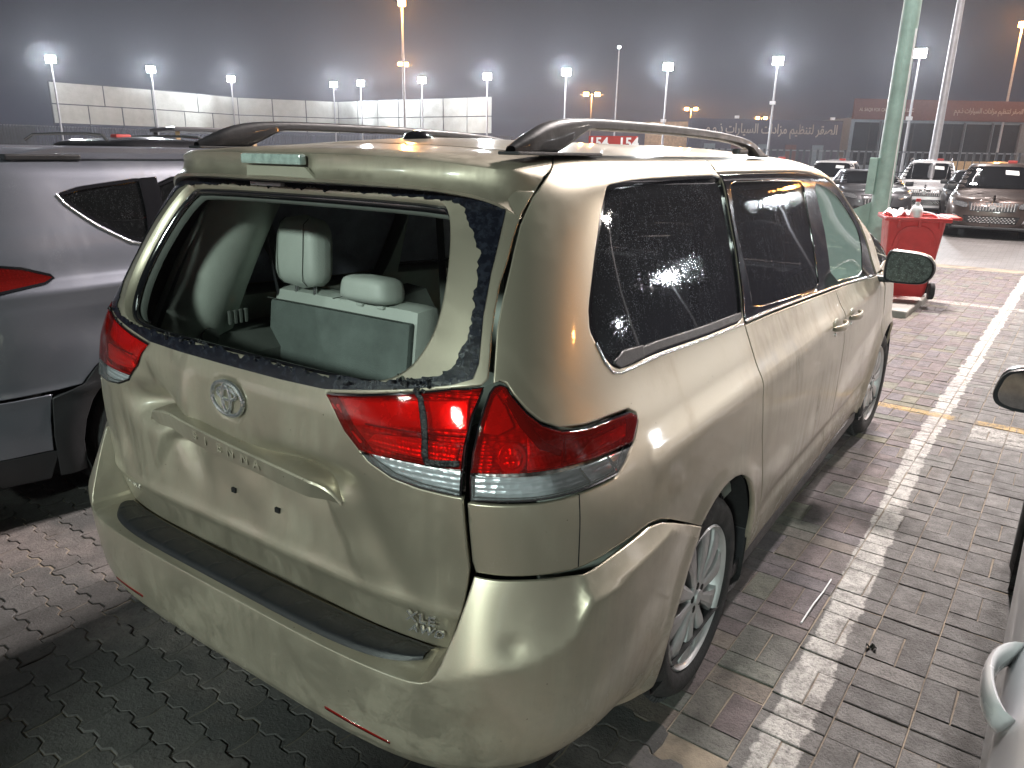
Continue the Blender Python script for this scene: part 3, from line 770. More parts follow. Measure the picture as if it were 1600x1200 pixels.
# ---- lamps
def lamp(name, outline, split, parent, fnb, proud=.006, mirror=False):
    """split: (s, v) line between red above and clear below"""
    o = [tuple(q) for q in outline]; sp = np.array(sorted(split))
    def below(p): return p[1] < np.interp(p[0], sp[:, 0], sp[:, 1])
    lo_s = min(p[0] for p in o); hi_s = max(p[0] for p in o)
    def clip(keep):
        out = []; L = dens(o, .02)
        D = np.array([p[1] - np.interp(p[0], sp[:, 0], sp[:, 1]) for p in L])
        for i in range(len(L)):
            a, bq = L[i], L[(i + 1) % len(L)]; da, db = D[i] * keep, D[(i + 1) % len(L)] * keep
            if da >= 0: out.append(tuple(a))
            if da * db < 0: out.append(tuple(a + (bq - a) * (da / (da - db))))
        return out
    up = clip(1); dn = clip(-1)
    # cut line follows split exactly: insert inner points
    f = mir if mirror else (lambda q: q)
    root = panel(name, f(o), off(fnb, -.030), M['refl_red'], parent, step=.02, fold=.0)
    panel('lamp_rim', f(o), off(fnb, .001), M['gloss'], root, holes=[f([tuple(c) for c in shrink(o, .006)])], step=.03, fold=.034, hfold=.03, rim=0)
    panel('red_lens', f(shrink(up, .004)), off(fnb, proud), M['redlens'], root, step=.022, fold=.008)
    panel('clear_lens', f(shrink(dn, .004)), off(fnb, proud - .001), M['clearlens'], root, step=.022, fold=.008)
    panel('white_reflector', f(shrink(dn, .006)), off(fnb, -.016), M['reflw'], root, step=.02, fold=.002)
    return root
def shrink(poly, d):
    L = np.asarray(poly, float)
    if area2(L) < 0: L = L[::-1]
    t = np.roll(L, -1, 0) - np.roll(L, 1, 0); t /= np.linalg.norm(t, axis=1, keepdims=True) + 1e-12
    return [tuple(q) for q in L + np.stack([-t[:, 1], t[:, 0]], -1) * d]
# red chamber: pale cells, dark zones between them
m_, nt_, bs_, _q = newmat('lamp_chamber')
v_ = coords(nt_)
vo_ = N(nt_, 'ShaderNodeTexVoronoi', inp={'Scale': 62.0, 'Randomness': .25})
nt_.links.new(v_, vo_.inputs['Vector'])
big_ = ramp(nt_, noise(nt_, 9, 3, .5, v_), [(.40, (.16, .13, .13)), (.52, (.95, .9, .9))])
cell_ = ramp(nt_, vo_.outputs['Distance'], [(.0, (1, 1, 1)), (.5, (.45, .42, .42))])
nt_.links.new(mixc(nt_, 1.0, big_, cell_, 'MULTIPLY'), bs_.inputs['Base Color'])
bs_.inputs['Metallic'].default_value = .35; bs_.inputs['Roughness'].default_value = .3
w_ = N(nt_, 'ShaderNodeTexWave', bands_direction='Z', inp={'Scale': 40.0})
nt_.links.new(v_, w_.inputs['Vector'])
bump(nt_, math_(nt_, 'ADD', vo_.outputs['Distance'], math_(nt_, 'MULTIPLY', w_.outputs['Fac'], .3)), .7, .004, bs_)
M['refl_red'] = m_

ql = TR['qlamp']; ql_c = [(max(a, gaps(b) + .005) if a < .80 else a, b) for a, b in ql]
lampq = lamp('quarter_lamp', shrink(ql_c, .003), TR['ql_split'] + [(.70, 1.071), (1.3, 1.056)], van, VS.base)
gl_c = [(.3587 + .002, 1.1855), (.47, 1.2015), (.5851, 1.222), (.6884, 1.2395), (gaps(1.243) - .008, 1.2465), (gaps(1.187) - .007, 1.187), (gaps(1.126) - .007, 1.126), (gaps(1.075) - .007, 1.075), (gaps(1.018) - .007, 1.018),
        (.6785, 1.0185), (.6229, 1.0203), (.5510, 1.0290), (.4861, 1.0532), (.4610, 1.0750), (.4208, 1.1106), (.3937, 1.1493)]
gsp = TR['gl_split'] + [(.3, 1.069), (.8, 1.074)]
lampg = lamp('tailgate_lamp', gl_c, gsp, gate, gatefn)
lampl = lamp('tailgate_lamp', gl_c, gsp, gate, gatefn, mirror=True)
lampql = lamp('quarter_lamp', shrink(ql_c, .003), TR['ql_split'] + [(.70, 1.071), (1.3, 1.056)], van, VS.base, mirror=True)
def bar(par, pts, w, fnb, mt, d=-.012, nm='lamp_divider'):
    panel(nm, ribbon(pts, w), off(fnb, d), mt, par, step=.02, fold=.006)
def disc(par, s, v, r, fnb, mt, nm, d=-.016, sq=1.0):
    panel(nm, [(s + r * math.cos(a), v + r * sq * math.sin(a)) for a in np.linspace(0, 2 * math.pi, 25)[:-1]], off(fnb, d), mt, par, step=.02, fold=.010)
def ribbon(pts, w):
    P = np.array(pts, float); t = np.gradient(P, axis=0); t /= np.linalg.norm(t, axis=1, keepdims=True); n2 = np.stack([-t[:, 1], t[:, 0]], -1)
    wv = np.interp(np.arange(len(P)), np.linspace(0, len(P) - 1, len(w)), w)[:, None]
    return [tuple(q) for q in P + n2 * wv] + [tuple(q) for q in (P - n2 * wv)[::-1]]
M['lampdark'] = plain('lamp_dark_moulding', (.05, .02, .02), .25)
M['lampsmooth'] = plain('lamp_smooth_plate', (.62, .55, .55), .28, metal=.3, bmp=.1, bscale=40)
M['lampcell'] = reflector('lamp_cells', 120, (.9, .8, .8))
# tailgate lamp: smooth upper plate, sparkling cell strip below, edge light pipe
for par, f in ((lampg, lambda q: q), (lampl, mir)):
    up = [(.395, 1.180), (.50, 1.193), (.60, 1.213), (.735, 1.226), (.728, 1.160), (.60, 1.150), (.50, 1.135), (.43, 1.120)]
    panel('smooth_reflector', f(up), off(gatefn, -.020), M['lampsmooth'], par, step=.03, fold=.006)
    panel('cell_reflector', f([(.47, 1.090), (.54, 1.082), (.70, 1.082), (.71, 1.125), (.60, 1.125), (.49, 1.112)]), off(gatefn, -.018), M['lampcell'], par, step=.02, fold=.01)
    bar(par, f([(.385, 1.165), (.415, 1.115), (.455, 1.085)]), [.004, .004, .004], gatefn, M['lampsmooth'], -.010, 'light_pipe')
    bar(par, f([(.47, 1.135), (.60, 1.142), (.72, 1.146)]), [.002, .002, .002], gatefn, M['lampdark'])
for par, f in ((lampq, lambda q: q), (lampql, mir)):
    panel('smooth_reflector', f([(.775, 1.205), (.80, 1.235), (.82, 1.21), (.84, 1.165), (.80, 1.150), (.765, 1.155)]), off(VS.base, -.020), M['lampsmooth'], par, step=.03, fold=.006)
    bar(par, f([(.825, 1.225), (.86, 1.168), (.90, 1.120), (.95, 1.095)]), [.008, .010, .009, .006], VS.base, M['lampdark'])
    bar(par, f([(.955, 1.125), (1.05, 1.118), (1.21, 1.115)]), [.006, .007, .004], VS.base, M['lampdark'])
    bar(par, f([(.96, 1.075), (.965, 1.125)]), [.003, .003], VS.base, M['lampdark'])
    disc(par, *( (.83, 1.10) if par is lampq else (-.83, 1.10)), .034, VS.base, M['lampsmooth'], 'bulb_bowl')
    disc(par, *( (.83, 1.10) if par is lampq else (-.83, 1.10)), .022, VS.base, M['lampcell'], 'bulb_ring', -.012)
    panel('cell_reflector', f([(.865, 1.072), (.95, 1.070), (.955, 1.088), (.91, 1.110), (.872, 1.142)]), off(VS.base, -.018), M['lampcell'], par, step=.02, fold=.01)
    panel('side_marker', f([(1.00, 1.075), (1.19, 1.075), (1.205, 1.10), (1.06, 1.102)]), off(VS.base, -.016), M['lampcell'], par, step=.02, fold=.01)
    bar(par, f([(1.00, 1.055), (1.03, 1.012)]), [.002, .002], VS.base, M['lampdark'])
    bar(par, f([(1.10, 1.055), (1.12, 1.022)]), [.002, .002], VS.base, M['lampdark'])
# strip of black tape / torn sealant hanging over the right tailgate lamp
tp = [(.612, 1.232), (.628, 1.215), (.636, 1.18), (.640, 1.14), (.640, 1.10), (.645, 1.085), (.675, 1.087), (.716, 1.092)]
def ribbon(pts, w): 
    P = np.array(pts); t = np.gradient(P, axis=0); t /= np.linalg.norm(t, axis=1, keepdims=True); n2 = np.stack([-t[:, 1], t[:, 0]], -1)
    wv = np.interp(np.arange(len(P)), np.linspace(0, len(P) - 1, len(w)), w)[:, None]
    return [tuple(q) for q in P + n2 * wv] + [tuple(q) for q in (P - n2 * wv)[::-1]]
panel('torn_sealant_strip', jag(ribbon(tp, [.005, .008, .007, .009, .006]), .0012, .005), off(gatefn, .010), M['seal'], gate, step=.02, fold=.004)

# ---- rear quarters, bumper, doors
th = np.radians
def arc(cy, cz, r, a0, a1, n, v0=.6):
    out = []
    for k in range(n + 1):
        a = th(a0 + (a1 - a0) * k / n); y = cy + r * math.cos(a); z = cz + r * math.sin(a)
        out.append((VS.s_of_y(y, max(.2, z)), z))
    return out
seam = [(a, b) for a, b in TR['bumpseam']]
door_r = [(2.20, 1.71), (2.195, 1.603), (2.180, 1.423), (2.142, 1.266), (2.118, 1.19), (2.118, 1.10), (2.112, 1.03), (2.118, .94), (2.140, .795), (2.215, .635), (2.262, .52), (2.285, .40), (2.29, .26)]
sx_ = 1.556   # where the seam meets the arch
arcR = arc(AY, AZ, AR, 122, 8, 14)
arcR_s = arcR[0]
q_right = [(a + GW, b) for a, b in [(1.15, 1.84), (1.0876, 1.7761), (1.026, 1.7147), (.9784, 1.6764), (.9332, 1.6394), (.8972, 1.5956), (.8829, 1.5759), (.8576, 1.5206), (.8345, 1.4614), (.8180, 1.42), (.8, 1.3611), (.7874, 1.2678)]]
lamp_edge = [(.7874 + .004, 1.2535)] + [(a, b + .003) for a, b in [(.8054, 1.2545), (.8210, 1.2490), (.8357, 1.2268), (.8662, 1.1919), (.8984, 1.1657), (.9456, 1.1455), (1.0174, 1.1360), (1.1048, 1.1340), (1.2012, 1.1285)]] + \
            [(1.235, 1.1145), (1.2355, 1.0948), (1.2003, 1.0594), (1.1387, 1.0246), (1.1036, 1.0082), (.9735, 1.0048), (.8872, 1.0037), (.8364, 1.0044), (.7785, 1.0043), (gaps(1.0) + GW, 1.0048)]
q_low = [(gaps(v) + GW, v) for v in (.96, .90, .87)] + [(.7457 + .004, .8419)] + [(a, b + .004) for a, b in seam[1:-1]] + [(arcR_s[0] + .002, arcR_s[1] + .003)]
q_out = q_right + lamp_edge + q_low + arcR[1:] + [(2.27, .262)] + [(a - .004, b) for a, b in door_r[::-1][1:]] + [(2.30, 1.80), (2.30, 1.84)]
qw = TR['qwin']
for sd, f in ((1, lambda q: q), (-1, mir)):
    panel('rear_quarter_panel', f(q_out), body, M['gold'], van, holes=[f(chaikin(qw, 1, .15).tolist())], step=.021, fold=.022, hfold=.010, seg=.016)
# fine seam line between corner patch and quarter panel
strip('corner_seam', [(.9785, 1.006), (.979, .93), (.9785, .835)], body, M['dark'], van, width=.0035, lift=.0006)

arcB = arc(AY, AZ, AR, 122, 184, 9)
b_out = [(0, .330)] + [(a, b) for a, b in ((.4, .325), (.75, .315), (.95, .305), (1.15, .285), (1.28, .262))] + [(arcB[-1][0] - .006, .262)] + arcB[::-1] + [(a, b - .004) for a, b in seam[::-1][1:-1]] + \
        [(.7470, .8339), (gaps(.785) + .002, .785), (gaps(.725) + .001, .725), (gaps(.68) + .002, .68), (gaps(.65) + .004, .652), (.694, .630), (.684, .613), (.665, .603), (.64, .599), (.40, .598), (0, .598)]
b_out = b_out + mir(b_out)[::-1]
bump_o = panel('rear_bumper', b_out, bumpfn, M['gold'], van, step=.014, fold=.028, seg=.010)

# inner cheeks of the bumper corners, beside the tailgate
for sd in (1, -1):
    path = [(.655, .601), (.672, .606), (.684, .613), (.691, .622), (.695, .632), (.700, .645), (gaps(.66) + .003, .66), (gaps(.68) + .002, .68), (gaps(.725) + .001, .725), (gaps(.785) + .002, .785), (.747, .834)]
    pa = np.array(path); tq = np.linspace(0, len(pa) - 1, 50); pp = np.stack([np.interp(tq, np.arange(len(pa)), pa[:, 0]), np.interp(tq, np.arange(len(pa)), pa[:, 1])], -1)
    A_ = bumpfn(pp[:, 0] * sd, pp[:, 1]); B_ = off(VS.base, -.035)(pp[:, 0] * sd, pp[:, 1])
    b = MB(); b.grid([[Vector(p) + Vector((0, .0015, 0)), Vector(p).lerp(Vector(q), .5), Vector(q)] for p, q in zip(A_, B_)]); b.build('bumper_cheek', M['gold'], bump_o, smooth=True)

# black step pad on the bumper ledge
def padfn(a, t):
    """a: sideways -1..1, t: 0 back .. 1 front edge"""
    x = a * .655
    yb = .056 + .035 * np.abs(a) ** 4; yf = -.040 + .050 * np.abs(a) ** 5 + .03 * np.abs(a) ** 14
    y = yb + (yf - yb) * t
    z = .6155 + .006 * np.sin(np.pi * np.clip(t * 1.15 - .1, 0, 1)) - .016 * sstep((t - .82) / .18) - .004 * sstep((np.abs(a) - .9) / .1)
    rib = .0022 * (np.abs(((x * 9.2 + t * .25) % 1) - .5) < .05) * (t > .12) * (t < .78)
    return np.stack([x, y, z + rib - .0], -1)
A_, T_ = np.meshgrid(np.linspace(-1, 1, 241), np.linspace(0, 1, 22), indexing='ij')
P_ = padfn(A_, T_)
V_ = P_.reshape(-1, 3); n1, n2 = A_.shape
F_ = [(i * n2 + j, i * n2 + j + 1, (i + 1) * n2 + j + 1, (i + 1) * n2 + j) for i in range(n1 - 1) for j in range(n2 - 1)]
pad = mesh_np('bumper_step_pad', V_, F_, M['black'], van)
# body coloured shelf below the pad
b = MB()
rows = []
for k in range(61):
    a = -1 + 2 * k / 60
    x = a * .70
    sE = .683 * a; E_ = bumpfn(np.array([sE]), np.array([.598 + .012 * max(0, (abs(sE) - .64) / .043)]))[0]; rows.append([Vector((E_[0] * 1.0, .125, .606)), Vector((E_[0], E_[1] * .4 + .06, .606)), Vector((E_[0], E_[1] + .010, .604)), Vector((E_[0], E_[1] + .001, .600))])
b.grid(rows)
b.build('bumper_shelf', M['gold'], bump_o, smooth=True)

# reflectors low in the bumper
for sd in (1, -1):
    pts = [(sd * .40, .420), (sd * .52, .412), (sd * .585, .404), (sd * .585, .397), (sd * .52, .403), (sd * .40, .411)]
    panel('bumper_reflector', pts, off(bumpfn, .002), M['redlens_solid'] if 'redlens_solid' in M else M['redlens'], bump_o, step=.02, fold=.008)

# doors
belt = [(2.118, 1.183), (2.40, 1.176), (2.80, 1.160), (3.395, 1.135)]
sd_out = [(a + .004, b) for a, b in door_r[4:]] + [(3.385, .262), (3.389, .40), (3.393, .538), (3.391, .68), (3.40, .809), (3.413, .89), (3.418, 1.023), (3.395, 1.128)] + [(a, b - .006) for a, b in belt[::-1][1:]]
fd_out = [(3.403, 1.128), (3.425, 1.023), (3.420, .89), (3.407, .809), (3.398, .68), (3.400, .538), (3.396, .40), (3.392, .262)] + [(4.40, .262), (4.475, .40), (4.535, .572), (4.548, .813), (4.52, 1.0), (4.47, 1.072)] + [(4.30, 1.078), (4.05, 1.096), (3.7, 1.116)]
for sd, f in ((1, lambda q: q), (-1, mir)):
    o = panel('sliding_door', f(sd_out), body, M['gold'], van, step=.03, fold=.022, seg=.02)
    o2 = panel('front_door', f(fd_out), body, M['gold'], van, step=.03, fold=.022, seg=.02)
    strip('belt_moulding', f([(2.13, 1.189), (2.40, 1.182), (2.80, 1.166), (3.39, 1.141)]), body, M['chrome'], o, width=.011, lift=.004)
    strip('belt_moulding', f([(3.405, 1.140), (3.7, 1.124), (4.05, 1.103), (4.28, 1.088)]), body, M['chrome'], o2, width=.011, lift=.004)
    # black pillar area with the two door windows
    blk = [(2.148, 1.19), (2.40, 1.183), (2.8, 1.167), (3.395, 1.142), (3.7, 1.124), (4.05, 1.104), (4.29, 1.088), (4.42, 1.08), (4.40, 1.20), (4.375, 1.32), (4.34, 1.43), (4.22, 1.53), (4.02, 1.605), (3.74, 1.655), (3.40, 1.683), (2.8, 1.690), (2.225, 1.692), (2.226, 1.603), (2.212, 1.423), (2.172, 1.266)]
    sw = [(2.275, 1.656), (2.247, 1.499), (2.256, 1.313), (2.250, 1.215), (3.174, 1.166), (3.215, 1.381), (3.236, 1.634), (2.821, 1.650)]
    fw = [(3.425, 1.630), (3.465, 1.425), (3.410, 1.163), (4.09, 1.118), (4.235, 1.25), (4.247, 1.400), (4.10, 1.500), (3.90, 1.575), (3.715, 1.610)]
    dr = panel('door_frames', f(blk), off(body, -.005), M['gloss'], van, holes=[f(chaikin(sw, 1, .10).tolist()), f(chaikin(fw, 1, .16).tolist())], step=.05, fold=.012, hfold=.006, seg=.025)
    panel('sliding_door_window', f(chaikin(sw, 1, .10).tolist()), off(body, -.009), M['tint'], o, step=.08, fold=0, rim=0)
    panel('front_door_window', f(chaikin(fw, 1, .16).tolist()), off(body, -.009), M['fog'] if sd > 0 else M['clear'], o2, step=.08, fold=0, rim=0)
    qg = panel('quarter_window', f(chaikin(qw, 1, .15).tolist()), off(body, -.008), M['tint'], van, step=.08, fold=0, rim=0)
    panel('window_seal', f(chaikin(qw, 1, .15).tolist()), off(body, -.002), M['gloss'], qg, holes=[f(shrink(chaikin(qw, 1, .15), .012))], step=.05, fold=.008, rim=0)
    lowtrim = [(1.165, 1.243), (1.198, 1.226), (1.43, 1.226), (1.784, 1.209), (2.108, 1.197), (2.112, 1.222), (1.784, 1.233), (1.43, 1.250), (1.20, 1.252)]
    panel('window_sill_trim', f(lowtrim), off(body, -.001), M['black'], qg, step=.05, fold=.006)
    panel('trim_end_cap', f([(1.168, 1.241), (1.198, 1.224), (1.33, 1.226), (1.335, 1.256), (1.22, 1.262)]), off(body, .003), M['black'], qg, step=.05, fold=.006)
    strip('quarter_belt_moulding', f([(1.10, 1.30), (1.13, 1.25), (1.16, 1.222), (1.20, 1.214), (1.43, 1.213), (1.784, 1.196), (2.105, 1.184)]), body, M['chrome'] , van, width=.007, lift=.003)
    # cant rail and windscreen pillar
    cr = [(2.205, 1.700), (2.8, 1.699), (3.40, 1.692), (3.745, 1.664), (4.03, 1.613), (4.235, 1.537), (4.355, 1.434), (4.39, 1.322), (4.412, 1.20), (4.43, 1.085),
          (4.60, 1.09), (4.60, 1.20), (4.56, 1.32), (4.50, 1.44), (4.38, 1.56), (4.20, 1.66), (3.95, 1.76), (3.75, 1.84), (2.305, 1.84), (2.305, 1.80)]
    panel('cant_rail', f(cr), body, M['gold'], van, step=.03, fold=.015, seg=.02)
    fe = arc(FY, AZ, .402, 172, 8, 14)
    fen = [(4.556, 1.07), (4.556, .813), (4.543, .572), (4.483, .40), (4.42, .262), (VS.s_of_y(FY - .40, .3), .262)] + fe + [(VS.s_of_y(FY + .402, .3), .262)]
    se = VS.smax(.5)
    fen += [(se, .262), (VS.smax(.6), .6), (VS.smax(.8), .8), (VS.smax(.95), .95), (5.4, .96), (5.0, 1.02), (4.62, 1.075)]
    panel('front_fender', f(fen), body, M['gold'], van, step=.05, fold=.015, seg=.03)
    for q in ('hood',):
        ho = [(4.62, 1.083), (5.0, 1.027), (5.4, .966), (VS.smax(.96), .955), (VS.smax(1.05), 1.05), (VS.smax(1.12), 1.12), (4.75, 1.12), (4.60, 1.10)]
        panel('hood', f(ho), body, M['gold'], van, step=.06, fold=.01, seg=.04)
    ws = [(4.61, 1.12), (4.61, 1.20), (4.57, 1.32), (4.51, 1.44), (4.39, 1.56), (4.21, 1.66), (3.96, 1.76), (3.78, 1.835)] + [(VS.smax(v), v) for v in (1.835, 1.7, 1.5, 1.3, 1.13)]
    panel('windscreen', f(ws), off(VS.base, -.004), M['clear'], van, step=.08, fold=0, rim=0)

# roof, ditches, rails
U_, Y_ = np.meshgrid(np.linspace(-1, 1, 41), np.linspace(.60, 3.08, 60), indexing='ij')
P_ = rooffn(U_, Y_); n1, n2 = U_.shape
F_ = [(i * n2 + j, (i + 1) * n2 + j, (i + 1) * n2 + j + 1, i * n2 + j + 1) for i in range(n1 - 1) for j in range(n2 - 1)]
roof = mesh_np('roof', P_.reshape(-1, 3), F_, M['gold'], van)
for sd in (1, -1):
    b = MB()
    pts = [(sd * 1.0, y) for y in np.linspace(.62, 3.05, 26)]
    rr = []
    for u, y in pts:
        p = rooffn(np.array([u]), np.array([y]))[0]
        rr.append([Vector((p[0] - sd * .012, p[1], p[2] + .0015)), Vector((p[0] + sd * .010, p[1], p[2] - .002))])
    b.grid(rr); b.build('roof_ditch', M['black'], roof)

def rail(sd):
    # raised rail: pad at the rear, bar arching over and down to the front foot
    ys = np.array([.43, .50, .57, .65, .75, .9, 1.2, 1.6, 1.9, 2.1, 2.22, 2.30])
    zt = np.array([1.748, 1.778, 1.802, 1.816, 1.822, 1.825, 1.826, 1.822, 1.812, 1.795, 1.770, 1.742])
    f = pch(ys, zt)
    Y = np.concatenate([np.linspace(.43, .8, 16), np.linspace(.85, 1.9, 14), np.linspace(1.95, 2.30, 10)])
    xc = sd * .612
    rows = []
    for y in Y:
        z = float(f(y)); foot = z - .018 * min(1, .55 + (y > .5) * .8)
        base = 1.728 if y < .76 else (1.735 if y > 2.22 else None)
        under = base if base is not None else max(1.745, z - .031)
        if .60 < y < .76: under = 1.728 + (y - .60) / .16 * (z - .031 - 1.728)
        if y > 2.10 and y <= 2.22: under = z - .031 - (y - 2.10) / .12 * .02
        w = .024 if y > .5 else .014 + (y - .43) / .07 * .010
        ring = []
        for a in np.linspace(0, 2 * math.pi, 15)[:-1]:
            cx = math.cos(a); sz = math.sin(a)
            zz = (z + under) / 2 + (z - under) / 2 * (abs(sz) ** .7) * (1 if sz > 0 else -1)
            ring.append(Vector((xc + w * (abs(cx) ** .7) * (1 if cx > 0 else -1) * (1.15 if sz < 0 else 1), float(y), zz)))
        rows.append(ring + [ring[0]])
    b = MB(); b.grid(rows)
    o = b.build('roof_rail', M['railblack'], van, smooth=True)
    b = MB(); b.box((xc, .62, 1.732), (.060, .40, .008), bev=.003); b.build('rail_foot', M['black'], o)
    b = MB(); b.box((xc, 2.03, 1.752), (.032, .11, .020), bev=.008); b.build('front_foot', M['black'], o)
    b = MB(); b.box((xc, 2.26, 1.737), (.05, .12, .012), bev=.004); b.build('front_foot', M['black'], o)
M['railblack'] = plain('wet_black_rail', (.016, .016, .019), .5, coat=.05, bmp=.1, bscale=45, spec=.25)
rail(1); rail(-1)
# roof antenna base
b = MB(); b.ball((0, .80, 1.768), .042, (1, 1.3, .62)); b.build('antenna_base', M['gloss'], roof, smooth=True)

# spoiler
sx = np.array([0, .20, .40, .50, .58, .63, .668])
yl = pch(sx, [.232, .238, .262, .290, .325, .352, .378]); zl = pch(sx, [1.656, 1.656, 1.652, 1.646, 1.634, 1.618, 1.592])
yt = pch(sx, [.248, .254, .280, .312, .360, .400, .470]); zt_ = pch(sx, [1.728, 1.728, 1.723, 1.716, 1.706, 1.698, 1.672])
yr = pch(sx, [.60, .60, .60, .60, .60, .58, .512]); zr = pch(sx, [1.753, 1.750, 1.742, 1.735, 1.727, 1.716, 1.693])
rows = []
for x in np.linspace(-.668, .668, 121):
    a = abs(x); L_ = Vector((x, float(yl(a)), float(zl(a)))); T2 = Vector((x, float(yt(a)), float(zt_(a)))); R2 = Vector((x, float(yr(a)), float(zr(a))))
    r = [Vector((x, float(yl(a)) + .13, float(zl(a)) + .004)), Vector((x, float(yl(a)) + .012, float(zl(a)) - .004)), L_ + Vector((0, 0, 0)), L_ + Vector((0, -.004, .008))]
    for t in (.25, .5, .75): 
        q = L_.lerp(T2, t); q.y += .012 * math.sin(math.pi * t); r.append(q)
    r += [T2 + Vector((0, .0, -.006)), T2 + Vector((0, .010, .001)), T2.lerp(R2, .35) + Vector((0, 0, .002)), T2.lerp(R2, .7) + Vector((0, 0, .001)), R2]
    rows.append(r)
b = MB(); b.grid(rows)
spo = b.build('rear_spoiler', M['gold'], van, smooth=True)
b = MB(); b.box((.006, .236, 1.7070), (.235, .022, .026), bev=.006); bl = b.build('brake_light', M['brake'] if 'brake' in M else M['whiteplastic'], spo)
M['brake'] = plain('clouded_brake_light', (.36, .45, .42), .15, coat=.8, scale=40, var=.3)
bl.data.materials[0] = M['brake']
b = MB()
b.poly([(-.095, .232, 1.690), (.13, .232, 1.690), (.168, .233, 1.661), (-.098, .231, 1.661)], .010, (0, 1, 0))
b.build('brake_light_pad', M['goldin'], spo)
# dark soffit between spoiler and window
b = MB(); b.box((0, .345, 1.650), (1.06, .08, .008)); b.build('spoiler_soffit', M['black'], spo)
b = MB(); b.box((-.105, .30, 1.640), (.13, .016, .010), bev=.003); b.build('washer_nozzle_cover', M['whiteplastic'], spo)

# ---- garnish with the model name, emblem, badges
gt = np.array(TR['gar_top']); gb = np.array(TR['gar_bot'])
tt = np.linspace(0, 1, 70)
def along(L):
    d = np.concatenate([[0], np.cumsum(np.hypot(*np.diff(L, axis=0).T))]); d /= d[-1]
    return np.stack([pch(d, L[:, 0])(tt), pch(d, L[:, 1])(tt)], -1)
GT = along(gt); GB = along(gb)
rows = []
nb = nrm(VS.base, GT[:, 0], GT[:, 1]); Pt = gatefn(GT[:, 0], GT[:, 1]); Pb = gatefn(GB[:, 0], GB[:, 1])
Bt = VS.base(GT[:, 0], GT[:, 1]); Bb = VS.base(GB[:, 0], GB[:, 1])
for i in range(len(tt)):
    e_ = min(1, math.sin(math.pi * tt[i]) * 3.0); h = .026 * e_ + .004
    o_ = Vector((0, -1, 0))
    A = Vector(Bt[i]); Bq = Vector(Bb[i]); C = Vector(Pt[i])
    rows.append([A + Vector((0, .04, .001)), A + o_ * h * .45 + Vector((0, 0, .0)), A + o_ * h * .95 + Vector((0, 0, -.004)), A + o_ * h * 1.05 + Vector((0, 0, -.009)), A.lerp(Bq, .5) + o_ * h * .95, Bq + o_ * h * .85 + Vector((0, 0, .002)), Bq + o_ * h * .6, Bq + Vector((0, .04, .0))])
b = MB(); b.grid(rows)
garn = b.build('plate_garnish', M['gold'], gate, smooth=True)

def text(name, body_, size, loc, rot, mat, parent, ext=.0015, align='CENTER', bold=0.0, space=1.0, shear=0, sx=1.0):
    c = bpy.data.curves.new(name, 'FONT')
    c.body = body_; c.size = size; c.extrude = ext; c.align_x = align; c.align_y = 'CENTER'; c.offset = bold; c.space_character = space; c.shear = shear
    o = bpy.data.objects.new(name, c); COL.objects.link(o)
    dg = bpy.context.evaluated_depsgraph_get()
    me = bpy.data.meshes.new_from_object(o.evaluated_get(dg))
    bpy.data.objects.remove(o, do_unlink=True); bpy.data.curves.remove(c)
    me.name = name
    q = link(name, me, mat, parent, loc, rot)
    q.scale = (sx, 1, 1)
    return q
# letters one by one along the garnish
lets = 'SIENNA'; px_ = np.linspace(.335, .665, 6)
for ch, t in zip(lets, px_):
    i = int(t * 69); c = (Vector(Bt[i]) + Vector(Bb[i])) / 2 + Vector((0, -.0300, .001))
    d = Vector(Bt[min(69, i + 3)]) - Vector(Bt[max(0, i - 3)])
    text('letter', ch, .036, c, (R(90), 0, 0), M['gold'], garn, ext=.0014, bold=.0006, sx=1.15)
ex, ez = .003, 1.113
ey = float(gatefn(np.array([.003]), np.array([1.102]))[0, 1]) - .004
def ell(b, cx, cz, rx, rz, r, n=40, y=0.0, a0=0, a1=360, fl=1):
    pts = [Vector((cx + rx * math.cos(R(a0 + (a1 - a0) * k / n)), y, cz + rz * math.sin(R(a0 + (a1 - a0) * k / n)))) for k in range(n + 1)]
    b.tube(pts, r, 8)
b = MB()
ell(b, ex, ez, .064, .045, .0068, y=ey - .004)
emb = b.build('emblem', M['badge'], gate, smooth=True)
b = MB()
ell(b, ex, ez + .013, .038, .0155, .0052, 30, ey - .005)
ell(b, ex, ez + .001, .0165, .037, .0052, 30, ey - .007)
b.build('emblem_ovals', M['badge'], emb, smooth=True)
b = MB(); b.cyl((ex, ey + .010, ez), (ex, ey - .001, ez), .062, n=40)
for v in b.bm.verts: v.co.z = ez + (v.co.z - ez) * .71
b.build('emblem_plate', M['gold'], emb)
yb_ = float(gatefn(np.array([.626]), np.array([.669]))[0, 1]) - .001
t1, t2 = [VS.base(np.array([a]), np.array([c]))[0] for a, c in (TR['text'][2], TR['text'][3])]
mid_ = (Vector(t1) + Vector(t2)) / 2
sl_ = -math.atan2(0, 1)
yaw_ = math.atan2(.045, .20)
text('trim_badge', 'XLE', .031, (mid_.x - .004, float(gatefn(np.array([.626]), np.array([.700]))[0, 1]) - .012, .700), (R(82), 0, yaw_), M['badge'], gate, ext=.004, bold=.0005, space=1.2, sx=1.3)
text('drive_badge', 'AWD', .025, (mid_.x + .004, float(gatefn(np.array([.626]), np.array([.664]))[0, 1]) - .012, .664), (R(82), 0, yaw_), M['badge'], gate, ext=.004, bold=.0005, space=1.15, shear=.2, sx=1.4)
yl_ = float(gatefn(np.array([-.60]), np.array([.69]))[0, 1])
text('maker_badge', 'TOYOTA', .024, (-.585, yl_ - .006, .705), (R(82), 0, -.16), M['chrome'], gate, ext=.0015, bold=.0006, space=1.05, sx=1.1)

